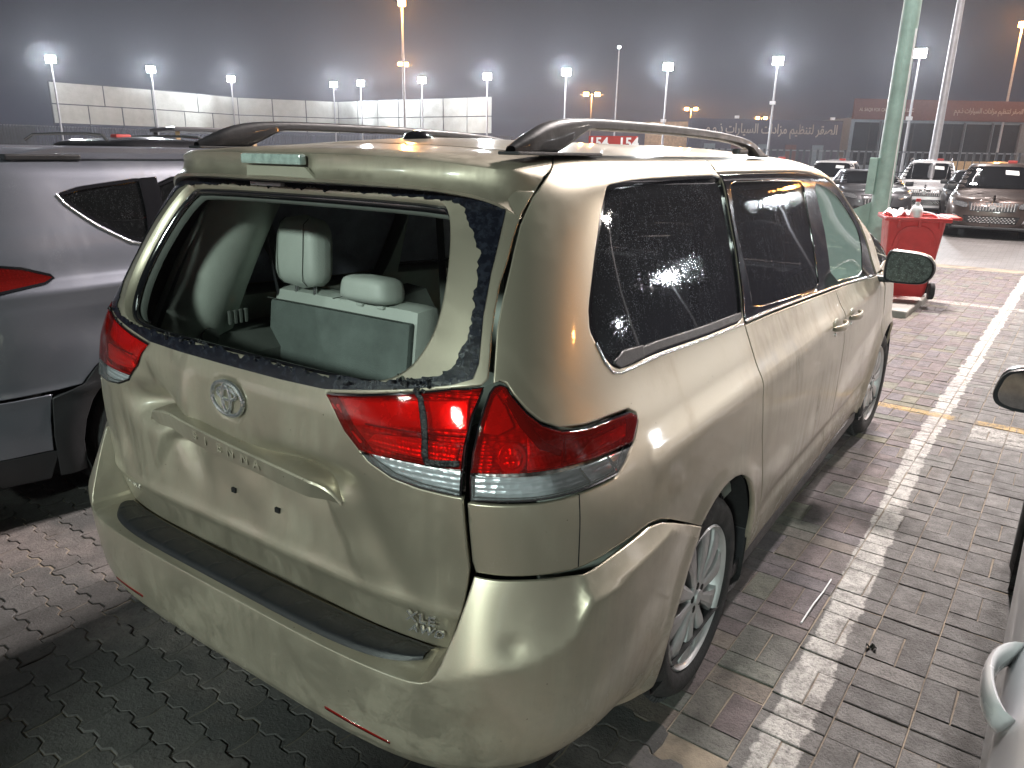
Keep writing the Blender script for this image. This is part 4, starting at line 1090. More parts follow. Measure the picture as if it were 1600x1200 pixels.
# plate holes, bolts, broken lamp socket
for k, (s, v) in enumerate(TR['bolts']):
    p = Vector(gatefn(np.array([s]), np.array([v]))[0])
    b = MB()
    if k < 2:
        b.box(p + Vector((0, -.001, 0)), (.018, .010, .014), bev=.002); b.build('plate_clip', M['dark'], gate)
    elif k in (6,):
        for q in range(5): b.box(p + Vector((r_.gauss(0, .006), -.008, .006 + r_.gauss(0, .004))), (.014, .014, .008), Matrix.Rotation(r_.random() * 2, 3, 'Y'))
        b.build('broken_lamp_socket', M['dark'], gate)
    else:
        rad = .005 if k in (2, 3, 7) else .011
        b.cyl(p + Vector((0, .004, 0)), p + Vector((0, -.0012, 0)), rad, n=20)
        o = b.build('mounting_hole', M['dark'] if k in (2, 7) else M['goldin'], gate)

# ---- door handles, mirror
for (s, v), par in zip(TR['handle'], ('sliding', 'front')):
    for sd in (1, -1):
        p = Vector(body(np.array([s * sd]), np.array([v]))[0])
        b = MB(); b.ball(p + Vector((-sd * .004, .0, -.002)), .055, (.16, 1.15, .72), 20)
        cup = b.build('handle_recess', M['goldin'], van, smooth=True)
        b = MB()
        rows = []
        for k in range(15):
            t = k / 14; y = p.y - .105 + .21 * t; out = .012 + .030 * math.sin(math.pi * t) ** .6
            c = Vector((p.x + sd * out, y, p.z + .006)); w = .010 + .007 * math.sin(math.pi * t)
            ring = [c + Vector((sd * .007 * math.cos(a), 0, w * math.sin(a))) for a in np.linspace(0, 2 * math.pi, 11)]
            rows.append(ring)
        b.grid(rows); b.build('door_handle', M['gold'], van, smooth=True)
        b = MB(); b.cyl(p + Vector((sd * .002, -.02, -.035)), p + Vector((sd * .008, -.02, -.035)), .009, n=16); b.build('door_lock', M['chrome'], cup, smooth=True)

def mirror(sd):
    # housing seen from behind: rounded D shape
    cx, cy, cz = sd * 1.082, 3.74, 1.145
    prof = [(-.125, -.075), (-.128, .02), (-.118, .078), (-.095, .092), (.03, .085), (.085, .072), (.118, .040), (.128, 0), (.120, -.040), (.092, -.078), (.05, -.090), (-.09, -.092)]
    prof = chaikin(prof, 2)
    rows = []
    for (t, sc) in ((0, .93), (.0, 1.0), (.02, 1.04), (.06, 1.03), (.10, .93), (.13, .70), (.145, .35), (.148, .02)):
        rows.append([Vector((cx + sd * px * sc, cy + t, cz + pz * sc)) for px, pz in prof])
    for r in rows: r.append(r[0])
    b = MB(); b.grid(rows)
    o = b.build('door_mirror', M['gold'], van, smooth=True)
    b = MB(); rows = []
    for (t, sc) in ((-.002, .90), (-.012, .985), (-.004, 1.02), (.018, 1.045)):
        rows.append([Vector((cx + sd * px * sc, cy + t, cz + pz * sc)) for px, pz in prof])
    for r in rows: r.append(r[0])
    b.grid(rows); b.build('mirror_bezel', M['black'], o, smooth=True)
    b = MB(); b.poly([(cx + sd * px * .91, cy - .004, cz + pz * .91) for px, pz in prof]); b.build('mirror_glass', M['mirrorwet'], o)
    b = MB(); b.box((sd * .93, cy + .03, cz - .078), (.13, .07, .035), bev=.012); b.box((sd * .885, cy + .06, cz - .05), (.03, .16, .07), bev=.01); b.build('mirror_arm', M['black'], o)
M['mirrorwet'] = plain('wet_mirror_glass', (.10, .12, .115), .25, metal=.5, bmp=.06, bscale=160, var=.5, scale=45)
mirror(1); mirror(-1)

# ---- wheels
def wheel(name, cx, cy, cz, sd, r=.345, w=.225, rr=.238, spokes=10, parent=None, steer=0, rimmat=None, detail=True):
    """cx: outer face"""
    o = empty(name, (cx, cy, cz), 0); o.parent = parent
    o.rotation_euler = (0, 0, steer)
    q = -sd * w
    n = 64 if detail else 28
    b = MB()
    b.lathe([(rr, -sd * .012), (rr + .006, sd * .004), (rr + .020, sd * .012), (r - .045, sd * .016), (r - .022, sd * .006), (r - .008, -sd * .012), (r, -sd * .035), (r, q + sd * .035), (r - .008, q + sd * .012), (r - .03, q), (rr, q)], axis='X', n=n)
    t = b.build('tyre', M['rubber'], o, smooth=True)
    if detail:
        b = MB()
        for k in range(72):
            a = 2 * math.pi * k / 72
            for zz in (-.055, -.155):
                b.box((sd * zz, r * math.cos(a) * 1.003, r * math.sin(a) * 1.003), (.055, .018, .010), Matrix.Rotation(a, 3, 'X') @ Matrix.Rotation(.35, 3, 'Z'))
        tag(b.build('tread_blocks', M['rubber'], t), kind='stuff')
    b = MB()
    b.lathe([(rr + .004, sd * .000), (rr - .003, sd * .006), (rr - .012, -sd * .004), (rr - .018, -sd * .03), (rr - .03, -sd * .09), (rr - .04, q + sd * .03)], axis='X', n=n)
    rim = b.build('rim', rimmat or M['alloy'], o, smooth=True)
    b = MB(); b.cyl((-sd * .075, 0, 0), (-sd * .085, 0, 0), rr - .03, n=n); b.build('brake_disc', M['alloydark'], o)
    bs_ = []
    ns = spokes
    for k in range(ns):
        a = 2 * math.pi * k / ns + .1
        u = Vector((0, math.cos(a), math.sin(a))); v = Vector((0, -math.sin(a), math.cos(a)))
        st = [(.045, .015, .002), (.085, .019, .002), (.14, .026, .006), (.19, .035, .004), (rr - .010, .050, -.004)]
        b = MB(); rows = []
        for (ra, hw, xo) in st:
            c = u * ra + Vector((sd * (xo - .010), 0, 0))
            rows.append([c - v * hw + Vector((-sd * .030, 0, 0)), c - v * hw, c - v * hw * .55 + Vector((sd * .005, 0, 0)), c + v * hw * .55 + Vector((sd * .005, 0, 0)), c + v * hw, c + v * hw + Vector((-sd * .030, 0, 0))])
        b.grid(rows)
        if detail: b.build('spoke', rimmat or M['alloy'], o)
        else: bs_.append(b.build('spoke', rimmat or M['alloy'], o))
    b = MB(); b.cyl((-sd * .035, 0, 0), (-sd * .004, 0, 0), .062, n=32); hub = b.build('hub', rimmat or M['alloy'], o, bevel=.003)
    if detail:
        for k in range(5):
            a = 2 * math.pi * k / 5 + .4
            b = MB(); b.cyl((-sd * .008, .042 * math.cos(a), .042 * math.sin(a)), (-sd * .0025, .042 * math.cos(a), .042 * math.sin(a)), .0125, n=16); b.build('lug_hole', M['dark'], o)
    b = MB(); b.cyl((-sd * .004, 0, 0), (sd * .004, 0, 0), .026, n=24); b.build('hub_cap', M['alloy'], o, bevel=.002)
    return o
for sd in (1, -1):
    wheel('wheel', sd * .945, WY, .343, sd, r=.343, rr=.243, parent=van)
    wheel('wheel', sd * .945, FY, .343, sd, r=.343, rr=.243, parent=van, steer=R(-2))
    for cy in (AY, FY):
        b = MB()
        b.lathe([(.50, -sd * .30), (.430, -sd * .30), (.430, 0.0), (.425, -sd * .0)], c=(sd * .955, cy, AZ), axis='X', n=40)
        b.cyl((sd * .66, cy, AZ), (sd * .64, cy, AZ), .46, n=32)
        for v in list(b.bm.verts):
            if v.co.z < .20: v.co.z = .20
        b.build('wheel_liner', M['dark'], van)
b = MB(); b.box((0, 2.5, .235), (1.70, 4.5, .05)); b.box((0, .30, .33), (1.3, .45, .06)); b.box((.45, .25, .30), (.5, .22, .14), bev=.03)
b.build('underbody', M['dark'], van)
# rocker sills and mud flaps
for sd in (1, -1):
    b = MB(); b.box((sd * .915, 2.55, .245), (.05, 2.2, .06), bev=.012); b.build('rocker_sill', M['black'], van)
b = MB(); b.box((.86, 1.535, .30), (.18, .012, .20), bev=.004); b.build('mud_flap', M['black'], van)

# ---- interior seen through the broken window
for sd, f in ((1, lambda q: q), (-1, mir)):
    inn = [(.92, .60), (.92, 1.20), (.93, 1.45), (1.02, 1.72), (3.6, 1.72), (4.2, 1.45), (4.3, 1.1), (4.3, .55), (.92, .55)]
    hq = shrink(qw, -.010)
    hs = [(2.235, 1.66), (2.21, 1.5), (2.22, 1.2), (3.20, 1.15), (3.26, 1.38), (3.27, 1.65)]
    hf = [(3.40, 1.64), (3.43, 1.43), (3.38, 1.15), (4.05, 1.11), (4.2, 1.25), (4.2, 1.39), (3.95, 1.56)]
    panel('side_trim', f(inn), off(VS.base, -.085), M['trim'], van, holes=[f(hq), f(hs), f(hf)], step=.08, fold=.02, hfold=-.06)
    if sd < 0:
        panel('sun_shade', f(shrink(qw, .01)), off(VS.base, -.035), M['mesh'], van, step=.06, fold=0, rim=0)
        panel('sun_shade', f(shrink([(2.275, 1.656), (2.247, 1.499), (2.256, 1.313), (2.250, 1.215), (3.174, 1.166), (3.215, 1.381), (3.236, 1.634)], .01)), off(VS.base, -.035), M['mesh'], van, step=.06, fold=0, rim=0)
# headliner
U_, Y_ = np.meshgrid(np.linspace(-.95, .95, 15), np.linspace(.42, 3.1, 24), indexing='ij')
P_ = rooffn(U_, np.maximum(Y_, .62)); P_[..., 1] = Y_; P_[..., 2] -= .055 + .02 * np.abs(U_) ** 4
F_ = [(i * 24 + j, (i + 1) * 24 + j, (i + 1) * 24 + j + 1, i * 24 + j + 1) for i in range(14) for j in range(23)]
mesh_np('headliner', P_.reshape(-1, 3), F_, M['trim'], van)
b = MB(); b.box((0, 2.4, .56), (1.66, 4.2, .03)); b.build('cabin_floor', M['floor'], van)
b = MB(); b.box((0, .22, .80), (1.36, .02, .48)); b.build('tailgate_inner_trim', M['trimdark'], gate)
# D pillar trims with belt and bottle shelf on the left
for sd in (-1, 1):
    b = MB(); rows = []
    for t in np.linspace(0, 1, 14):
        z = .95 + .72 * t; y = .34 + .30 * t ** 1.3; x = sd * (.755 - .13 * t)
        rows.append([Vector((x, y - .10, z)), Vector((x - sd * .045, y - .06, z)), Vector((x - sd * .07, y + .02, z)), Vector((x - sd * .05, y + .12, z)), Vector((x, y + .20, z))])
    b.grid(rows); b.build('pillar_trim', M['trim'], van, smooth=True)
    b = MB(); pts = []
    b.tube([Vector((sd * .665, .66, 1.66)), Vector((sd * .675, .72, 1.42)), Vector((sd * .685, .76, 1.20)), Vector((sd * .66, .85, .95))], .006, 6); b.build('seat_belt', M['black'], van)
b = MB(); rows = []
for t in np.linspace(0, 1, 20):
    y = .30 + 1.3 * t; rows.append([Vector((-.80, y, 1.13 - .04 * math.sin(t * 3))), Vector((-.68, y, 1.12 - .05 * math.sin(t * 3))), Vector((-.62, y, 1.02)), Vector((-.60, y, .58))])
b.grid(rows); b.build('side_armrest_trim', M['trimdark'], van, smooth=True)
b = MB(); 
for q in range(9):
    a = q * .7; b.ball((-.70 + .004 * math.cos(a * 2), .40 + .028 * math.cos(a), 1.175 + .03 * math.sin(a)), .011, n=8)
b.build('cargo_hook', M['trim'], van, smooth=True)

def rbox(b, c, s, bev): b.box(c, s, bev=bev)
def headrest(parent, x, y, z, w, h, d, tilt, mat):
    rows = []
    for t in np.linspace(-1, 1, 17):
        k = math.sqrt(max(0, 1 - abs(t) ** 4.5)) if abs(t) < 1 else 0.0
        top = 1.0 if t < 0 else 1.0
        wz = w / 2 * (max(.02, k) if abs(t) > .999 else (1 - abs(t) ** 5) ** .4) * (1.0 - .14 * (t + 1) / 2)
        dz_ = d / 2 * (max(.02, k) if abs(t) > .999 else (1 - abs(t) ** 4) ** .5)
        ring = []
        for a in np.linspace(0, 2 * math.pi, 29):
            cx = math.cos(a); sy = math.sin(a)
            ring.append(Vector((wz * (abs(cx) ** .55) * (1 if cx > 0 else -1), dz_ * (abs(sy) ** .6) * (1 if sy > 0 else -1), t * h / 2)))
        rows.append(ring)
    b = MB(); b.grid(rows)
    o = b.build('headrest', mat, parent, smooth=True, loc=(x, y, z), rot=(R(tilt), 0, 0))
    return o
def seat(x0, x1, y, zt, lean=12, heads=(), zb=.62, back=True):
    xm = (x0 + x1) / 2; w = x1 - x0
    o = empty('seat', (0, 0, 0)); o.parent = van
    sh = math.tan(R(lean))
    b = MB(); b.box((0, 0, 0), (w, .13, zt - zb), bev=.045)
    for v in b.bm.verts: v.co.y += v.co.z * sh
    b.build('backrest', M['leather'], o, smooth=True, loc=(xm, y + .075 + .0, (zt + zb) / 2))
    if back:
        b = MB(); b.box((0, 0, 0), (w - .03, .030, zt - zb - .05), bev=.012)
        for v in b.bm.verts: v.co.y += v.co.z * sh
        b.build('carpeted_back', M['carpet'], o, smooth=True, loc=(xm, y, (zt + zb) / 2 - .02))
    b = MB(); b.box((xm, y + .36, zb + .18), (w, .50, .16), bev=.05); b.build('cushion', M['leather'], o, smooth=True)
    return o
# seams, belts and buckles of the cabin
M['seam'] = plain('dark_stitching', (.09, .10, .09), .8)
s3 = seat(-.705, .030, .70, 1.235, lean=8, zb=.63)
h1 = headrest(s3, -.535, .770, 1.375, .235, .265, .13, -6, M['leather'])
b = MB()
for dx in (-.05, .05): b.cyl((-.535 + dx, .765, 1.20), (-.535 + dx, .77, 1.28), .007, n=10)
b.build('headrest_post', M['chrome'], s3)
for sx_ in (-.062, .062):
    b = MB(); b.tube([Vector((sx_ * (1 + .12 * math.sin(math.pi * q)), -.0655 + .012 * abs(t) ** 3 + (.02 if abs(t) > .9 else 0), t * .128)) for q, t in zip(np.linspace(0, 1, 13), np.linspace(-.93, .93, 13))], .0014, 6); b.build('seam', M['seam'], h1)
h2 = headrest(s3, -.190, .765, 1.278, .235, .10, .15, -6, M['leather'])
b = MB()
for dx in (-.05, .05): b.box((-.19 + dx, .760, 1.225), (.03, .03, .02), bev=.006)
b.build('headrest_guide', M['leather'], s3)
b = MB(); rows = []
for t in np.linspace(0, 1, 10): rows.append([Vector((-.535 + .235 * .25, .70 - .0, 1.26 + .2 * t))])
for (xa, xb) in ((-.72, -.22), (.22, .72)):
    s2 = seat(xa, xb, 1.78, 1.19, lean=14, zb=.62, back=False)
    headrest(s2, (xa + xb) / 2, 1.93, 1.325, .26, .20, .12, -10, M['leather'])
    s1 = seat(xa, xb, 2.75, 1.19, lean=14, zb=.62, back=False)
    headrest(s1, (xa + xb) / 2, 2.90, 1.325, .26, .20, .12, -10, M['leather'])
# window-side seat wing seen through the right quarter window
s4 = seat(.36, .70, .74, 1.10, lean=12, zb=.62)
b = MB(); b.box((0, 3.75, 1.0), (1.5, .35, .16), bev=.05); b.build('dashboard', M['trimdark'], van, smooth=True)
b = MB(); b.lathe([(.185, 0), (.195, .012), (.185, .024), (.175, .012), (.185, 0)], c=(-.40, 3.42, 1.02), axis='Y', n=32); b.build('steering_wheel', M['black'], van, smooth=True)

b = MB(); b.tube([Vector((-.665, .694, 1.203)), Vector((-.35, .694, 1.204)), Vector((-.01, .694, 1.203))], .0016, 6); b.build('seam', M['seam'], s3)
b = MB(); b.tube([Vector((-.335, .715, 1.2345)), Vector((-.335, .80, 1.2355))], .0016, 6); b.build('seam', M['seam'], s3)
for x_, y_ in ((-.62, 1.62), (.62, 1.62), (-.30, 1.70)):
    b = MB(); G = [[Vector((x_ + w_, y_ + .05 * t, 1.62 - .75 * t + 0)) for w_ in (-.022, .022)] for t in np.linspace(0, 1, 6)]
    b.grid(G); b.build('belt_webbing', M['seam'], van)
b = MB(); rows = []
for t in np.linspace(0, 1, 12):
    z = 1.64 - .40 * t; rows.append([Vector((-.745 + .02 * t, .60 + .22 * t, z)), Vector((-.715 + .01 * t, .62 + .22 * t, z)), Vector((-.715 + .01 * t, .66 + .22 * t, z)), Vector((-.745 + .02 * t, .69 + .22 * t, z))])
b.grid(rows); b.build('pillar_cover_edge', M['trimdark'], van, smooth=True)
for k in range(4):
    b = MB(); b.box((-.655, .52 + k * .022, 1.155), (.012, .012, .05), bev=.003); b.build('vent_slat', M['trimdark'], van)
b = MB(); b.cyl((-.66, .43, 1.10), (-.645, .43, 1.10), .034, n=24); b.build('cup_ring', M['trimdark'], van, smooth=True)
# ---------------------------------------------------------------- paved ground
PHI = R(2.2)
def l2w(X, Y): return (X * math.cos(PHI) + Y * math.sin(PHI), -X * math.sin(PHI) + Y * math.cos(PHI))

def stone_mat(name, kind):
    m, nt, bs, _ = newmat(name)
    g = N(nt, 'ShaderNodeNewGeometry'); pos = g.outputs['Position']
    rot = N(nt, 'ShaderNodeVectorRotate', rotation_type='Z_AXIS'); rot.inputs['Angle'].default_value = PHI
    nt.links.new(pos, rot.inputs['Vector'])
    sp = N(nt, 'ShaderNodeSeparateXYZ'); nt.links.new(rot.outputs[0], sp.inputs[0])
    X, Y = sp.outputs[0], sp.outputs[1]
    at = N(nt, 'ShaderNodeAttribute', attribute_name='tone')
    oi = N(nt, 'ShaderNodeObjectInfo')
    tone = math_(nt, 'FRACT', math_(nt, 'ADD', at.outputs['Fac'], oi.outputs['Random']))
    fine = noise(nt, 90, 6, .75, pos); mid = noise(nt, 14, 5, .65, pos); big = noise(nt, 1.3, 4, .6, pos)
    if kind == 'brick':
        grey = ramp(nt, tone, [(0, (.115, .112, .110)), (.5, (.150, .146, .142)), (1, (.195, .188, .180))])
        red = ramp(nt, tone, [(0, (.115, .088, .092)), (.25, (.165, .128, .130)), (.5, (.145, .125, .140)), (.75, (.175, .143, .120)), (.93, (.13, .14, .128)), (1, (.19, .175, .12))])
        isred = math_(nt, 'LESS_THAN', X, 1.142)
        farred = math_(nt, 'MULTIPLY', math_(nt, 'LESS_THAN', X, 1.30), ramp(nt, math_(nt, 'MULTIPLY', Y, .1), [(.30, (0, 0, 0)), (.42, (1, 1, 1))]))
        col = mixc(nt, math_(nt, 'MAXIMUM', isred, math_(nt, 'MULTIPLY', farred, .45)), grey, red)
        # worn road paint: the white line along the bay and the yellow one across it
        def band(c, h, e, Q): return math_(nt, 'SUBTRACT', 1.0, ramp(nt, math_(nt, 'ABSOLUTE', math_(nt, 'SUBTRACT', Q, c)), [(h - e, (0, 0, 0)), (h + e, (1, 1, 1))]))
        wear = ramp(nt, noise(nt, 30, 9, .85, pos), [(.44, (0, 0, 0)), (.50, (1, 1, 1))])
        lc = math_(nt, 'MULTIPLY', math_(nt, 'SUBTRACT', 1.0, math_(nt, 'MULTIPLY', Y, 1 / 4.2), clamp=True), .150)
        wig = math_(nt, 'ADD', math_(nt, 'SUBTRACT', X, lc), math_(nt, 'ADD', math_(nt, 'MULTIPLY_ADD', noise(nt, 9, 5, .7, pos), .07, -.035), math_(nt, 'MULTIPLY_ADD', tone, .022, -.011)))
        wl = math_(nt, 'MULTIPLY', band(1.125, .060, .003, wig), math_(nt, 'MULTIPLY_ADD', wear, .48, .52))
        wl = math_(nt, 'MULTIPLY', wl, ramp(nt, big, [(.2, (.65,) * 3), (.5, (1, 1, 1))]))
        col = mixc(nt, math_(nt, 'MULTIPLY', wl, .9), col, (.60, .59, .56))
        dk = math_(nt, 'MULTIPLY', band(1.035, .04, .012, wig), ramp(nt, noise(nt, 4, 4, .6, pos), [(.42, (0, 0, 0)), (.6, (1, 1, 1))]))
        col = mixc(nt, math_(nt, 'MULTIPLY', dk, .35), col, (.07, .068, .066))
        yw = math_(nt, 'MULTIPLY', band(4.855, .055, .012, Y), wear)
        yw = math_(nt, 'MULTIPLY', yw, math_(nt, 'SUBTRACT', 1.0, math_(nt, 'MULTIPLY', band(1.285, .07, .01, X), .95)))
        col = mixc(nt, math_(nt, 'MULTIPLY', yw, .85), col, (.55, .36, .10))
        wb = math_(nt, 'MULTIPLY', math_(nt, 'MULTIPLY', band(4.62, .16, .03, Y), math_(nt, 'GREATER_THAN', X, 1.34)), wear)
        col = mixc(nt, math_(nt, 'MULTIPLY', wb, .7), col, (.55, .54, .50))
        w2 = math_(nt, 'MULTIPLY', band(9.9, .10, .03, Y), wear)
        col = mixc(nt, math_(nt, 'MULTIPLY', w2, .6), col, (.5, .48, .44))
    else:
        col = ramp(nt, tone, [(0, (.070, .070, .069)), (.5, (.095, .092, .090)), (1, (.125, .120, .115))])
        col = mixc(nt, ramp(nt, big, [(.5, (0, 0, 0)), (.62, (1, 1, 1))]), col, (.20, .175, .165))
        dx = math_(nt, 'SUBTRACT', X, 1.10); dy = math_(nt, 'SUBTRACT', Y, .80)
        rr = math_(nt, 'SQRT', math_(nt, 'ADD', math_(nt, 'MULTIPLY', dx, dx), math_(nt, 'MULTIPLY', dy, dy)))
        col = mixc(nt, math_(nt, 'MULTIPLY', ramp(nt, rr, [(.035, (1, 1, 1)), (.06, (0, 0, 0))]), .8), col, (.45, .32, .09))
    col = mixc(nt, ramp(nt, mid, [(.35, (.0,) * 3), (.75, (.55,) * 3)]), col, (.06, .058, .055))
    col = mixc(nt, ramp(nt, fine, [(.30, (.85,) * 3), (.46, (.12,) * 3), (.52, (0, 0, 0))]), col, (.035, .034, .033))
    col = mixc(nt, ramp(nt, noise(nt, 150, 4, .8, pos), [(.60, (0, 0, 0)), (.72, (.55,) * 3)]), col, (.34, .32, .29))
    col = mixc(nt, ramp(nt, noise(nt, 5.5, 6, .7, pos), [(.52, (0, 0, 0)), (.66, (.5,) * 3)]), col, (.055, .05, .046))
    nt.links.new(col, bs.inputs['Base Color'])
    nt.links.new(ramp(nt, mid, [(.3, (.62,) * 3), (.6, (.88,) * 3)]), bs.inputs['Roughness'])
    h = math_(nt, 'ADD', fine, math_(nt, 'MULTIPLY', mid, .8))
    bump(nt, h, .9 if kind == 'brick' else .6, .008, bs)
    return m
M['brick'] = stone_mat('paving_brick', 'brick')
M['zig'] = stone_mat('zigzag_paving', 'zig')
m_, nt_, bs_, _q = newmat('sand_bed')
g_ = N(nt_, 'ShaderNodeNewGeometry')
c_ = ramp(nt_, noise(nt_, 3, 6, .7, g_.outputs['Position']), [(.35, (.10, .085, .07)), (.6, (.30, .25, .19)), (.8, (.16, .14, .12))])
nt_.links.new(c_, bs_.inputs['Base Color']); bs_.inputs['Roughness'].default_value = .95
bump(nt_, noise(nt_, 160, 4, .7, g_.outputs['Position']), .6, .006, bs_)
M['sand'] = m_
b = MB(); b.box((0, 120, -.115), (700, 700, .2)); 
m_, nt_, bs_, _q = newmat('yard_ground')
g_ = N(nt_, 'ShaderNodeNewGeometry'); pos_ = g_.outputs['Position']
br_ = N(nt_, 'ShaderNodeTexBrick', inp={'Scale': 1.0, 'Mortar Size': .006, 'Brick Width': .2, 'Row Height': .1, 'Bias': 0.0})
br_.inputs['Color1'].default_value = (.20, .19, .185, 1); br_.inputs['Color2'].default_value = (.145, .135, .135, 1); br_.inputs['Mortar'].default_value = (.10, .09, .08, 1)
nt_.links.new(pos_, br_.inputs['Vector'])
c_ = mixc(nt_, ramp(nt_, noise(nt_, .6, 6, .65, pos_), [(.4, (0, 0, 0)), (.7, (.6,) * 3)]), br_.outputs[0], (.09, .085, .085))
nt_.links.new(c_, bs_.inputs['Base Color']); bs_.inputs['Roughness'].default_value = .6
bump(nt_, noise(nt_, 30, 5, .7, pos_), .4, .01, bs_)
ground = tag(b.build('ground', m_), kind='structure')

def stone_poly(kind):
    g = .0022
    if kind == 'h': return [(g, g), (.203 - g, g), (.203 - g, .1015 - g), (g, .1015 - g)]
    if kind == 'v': return [(g, g), (.1015 - g, g), (.1015 - g, .203 - g), (g, .203 - g)]
    L, Hh = .225, .1125
    prof = []
    for k in range(2):
        o = k * .1125
        prof += [(o + .004, 0), (o + .030, 0), (o + .048, .020), (o + .086, .020), (o + .104, 0)]
    prof.append((.2235, 0))
    bot = [(x + .0012, y + g) for x, y in prof]; top = [(x + .0012, y + Hh - g) for x, y in prof]
    bot[-1] = (L - g, g); top[-1] = (L - g, Hh - g); bot[0] = (g, g); top[0] = (g, Hh - g)
    return bot + [(L - g + .006, Hh * .5)] + top[::-1] + [(g + .006, Hh * .5)]

def stone_mesh(kind):
    P = np.array(stone_poly(kind)); c = P.mean(0); n = len(P)
    if area2(P) < 0: P = P[::-1]
    ins = np.array(shrink(P, .0035))
    V = [(x, y, -.03) for x, y in P] + [(x, y, -.0025) for x, y in P] + [(x, y, 0) for x, y in ins]
    F = []
    for i in range(n):
        j = (i + 1) % n
        F += [(i, j, n + j, n + i), (n + i, n + j, 2 * n + j, 2 * n + i)]
    F.append(tuple(range(2 * n, 3 * n)))
    return np.array(V), F

_cam = np.array(cam.matrix_world)
def pxof(x, y):
    d = np.array([x, y, 0.0]) - _cam[:3, 3]; q = _cam[:3, :3].T @ d
    if q[2] > -.1: return None
    return 800 + 1165.19 * q[0] / -q[2], 600 - 1165.19 * q[1] / -q[2], -q[2]

def lay(name_root, part, cells, mat):
    """cells: (X, Y, kind)"""
    root = empty(name_root); tag(root, kind='structure')
    rr = random.Random(11)
    meshes = {}
    for k in sorted({c[2] for c in cells}):
        V, F = stone_mesh(k); meshes[k] = (V, F)
    inview = []; rest = []
    for c in cells:
        x, y = l2w(c[0] + .07, c[1] + .07); p = pxof(x, y)
        if p and -20 < p[0] < 1620 and 0 < p[1] < 1230 and not (-.9 < x < .86 and y > .1) and not (x < -1.9 and y > -.1): inview.append((p[2], c))
        else: rest.append(c)
    inview.sort(key=lambda t: t[0])
    parts = [c for _, c in inview[:296]]; rest += [c for _, c in inview[296:]]
    mm = {}
    for c in parts:
        k = c[2]
        if k not in mm:
            V, F = meshes[k]; me = bpy.data.meshes.new(part); me.from_pydata([tuple(v) for v in V], [], F); me.materials.append(mat); mm[k] = me
        o = bpy.data.objects.new(part, mm[k]); COL.objects.link(o); o.parent = root
        x, y = l2w(c[0], c[1]); o.location = (x, y, rr.gauss(0, .0011)); o.rotation_euler = (rr.gauss(0, .006), rr.gauss(0, .006), -PHI + rr.gauss(0, .008))
    Vs = []; Fs = []; tone = []; n0 = 0
    for c in rest:
        V, F = meshes[c[2]]; a = -PHI + rr.gauss(0, .006); zz = rr.gauss(0, .001)
        x, y = l2w(c[0], c[1]); ca, sa = math.cos(a), math.sin(a)
        Vs.append(np.stack([x + V[:, 0] * ca - V[:, 1] * sa, y + V[:, 0] * sa + V[:, 1] * ca, V[:, 2] + zz], -1))
        Fs += [tuple(i + n0 for i in f) for f in F]; n0 += len(V); tone += [rr.random()] * len(V)
    if Vs:
        o = mesh_np(part + '_field', np.concatenate(Vs), Fs, mat, root, smooth=False)
        a = o.data.attributes.new('tone', 'FLOAT', 'POINT'); a.data.foreach_set('value', tone)
        tag(o, kind='stuff')
    return root

cells = []; rr = random.Random(4)
x = .735 - .203 * 8
col = 0
while x < 3.6:
    y = (-2.2 if x > 1.13 else .865) - rr.choice((0, .1015, .203)) * (x > 1.13)
    k = rr.randrange(3)
    yend = 13.5
    while y < yend:
        if k % 3 == 2 and rr.random() < .92:
            cells += [(x, y, 'v'), (x + .1015, y, 'v')]; y += .203
        else:
            cells.append((x, y, 'h')); y += .1015
        k += 1
    x += .203; col += 1
x = -2.4
while x < .735 - .203 * 8 - .01:      # far part beyond the van
    y = 6.4
    while y < 13.5: cells.append((x, y, 'h')); y += .1015
    x += .203
lay('brick_pavement', 'brick', cells, M['brick'])
cells = []; j = 0; y = -2.4
while y < 1.5:
    x = -4.0 + (.1125 if j % 2 else 0)
    while x < 1.14 - .225:
        if not (y + .11 > .865 and x > -1.15): cells.append((x, y, 'z'))
        x += .225
    if y + .11 <= .865 and x + .1 < 1.14 - .1: pass
    y += .1125; j += 1
lay('zigzag_pavement', 'paving_stone', cells, M['zig'])
b = MB(); b.box((-.2, 5.5, -.0125), (8, 17, .016)); tag(b.build('sand_bed', M['sand']), kind='structure')

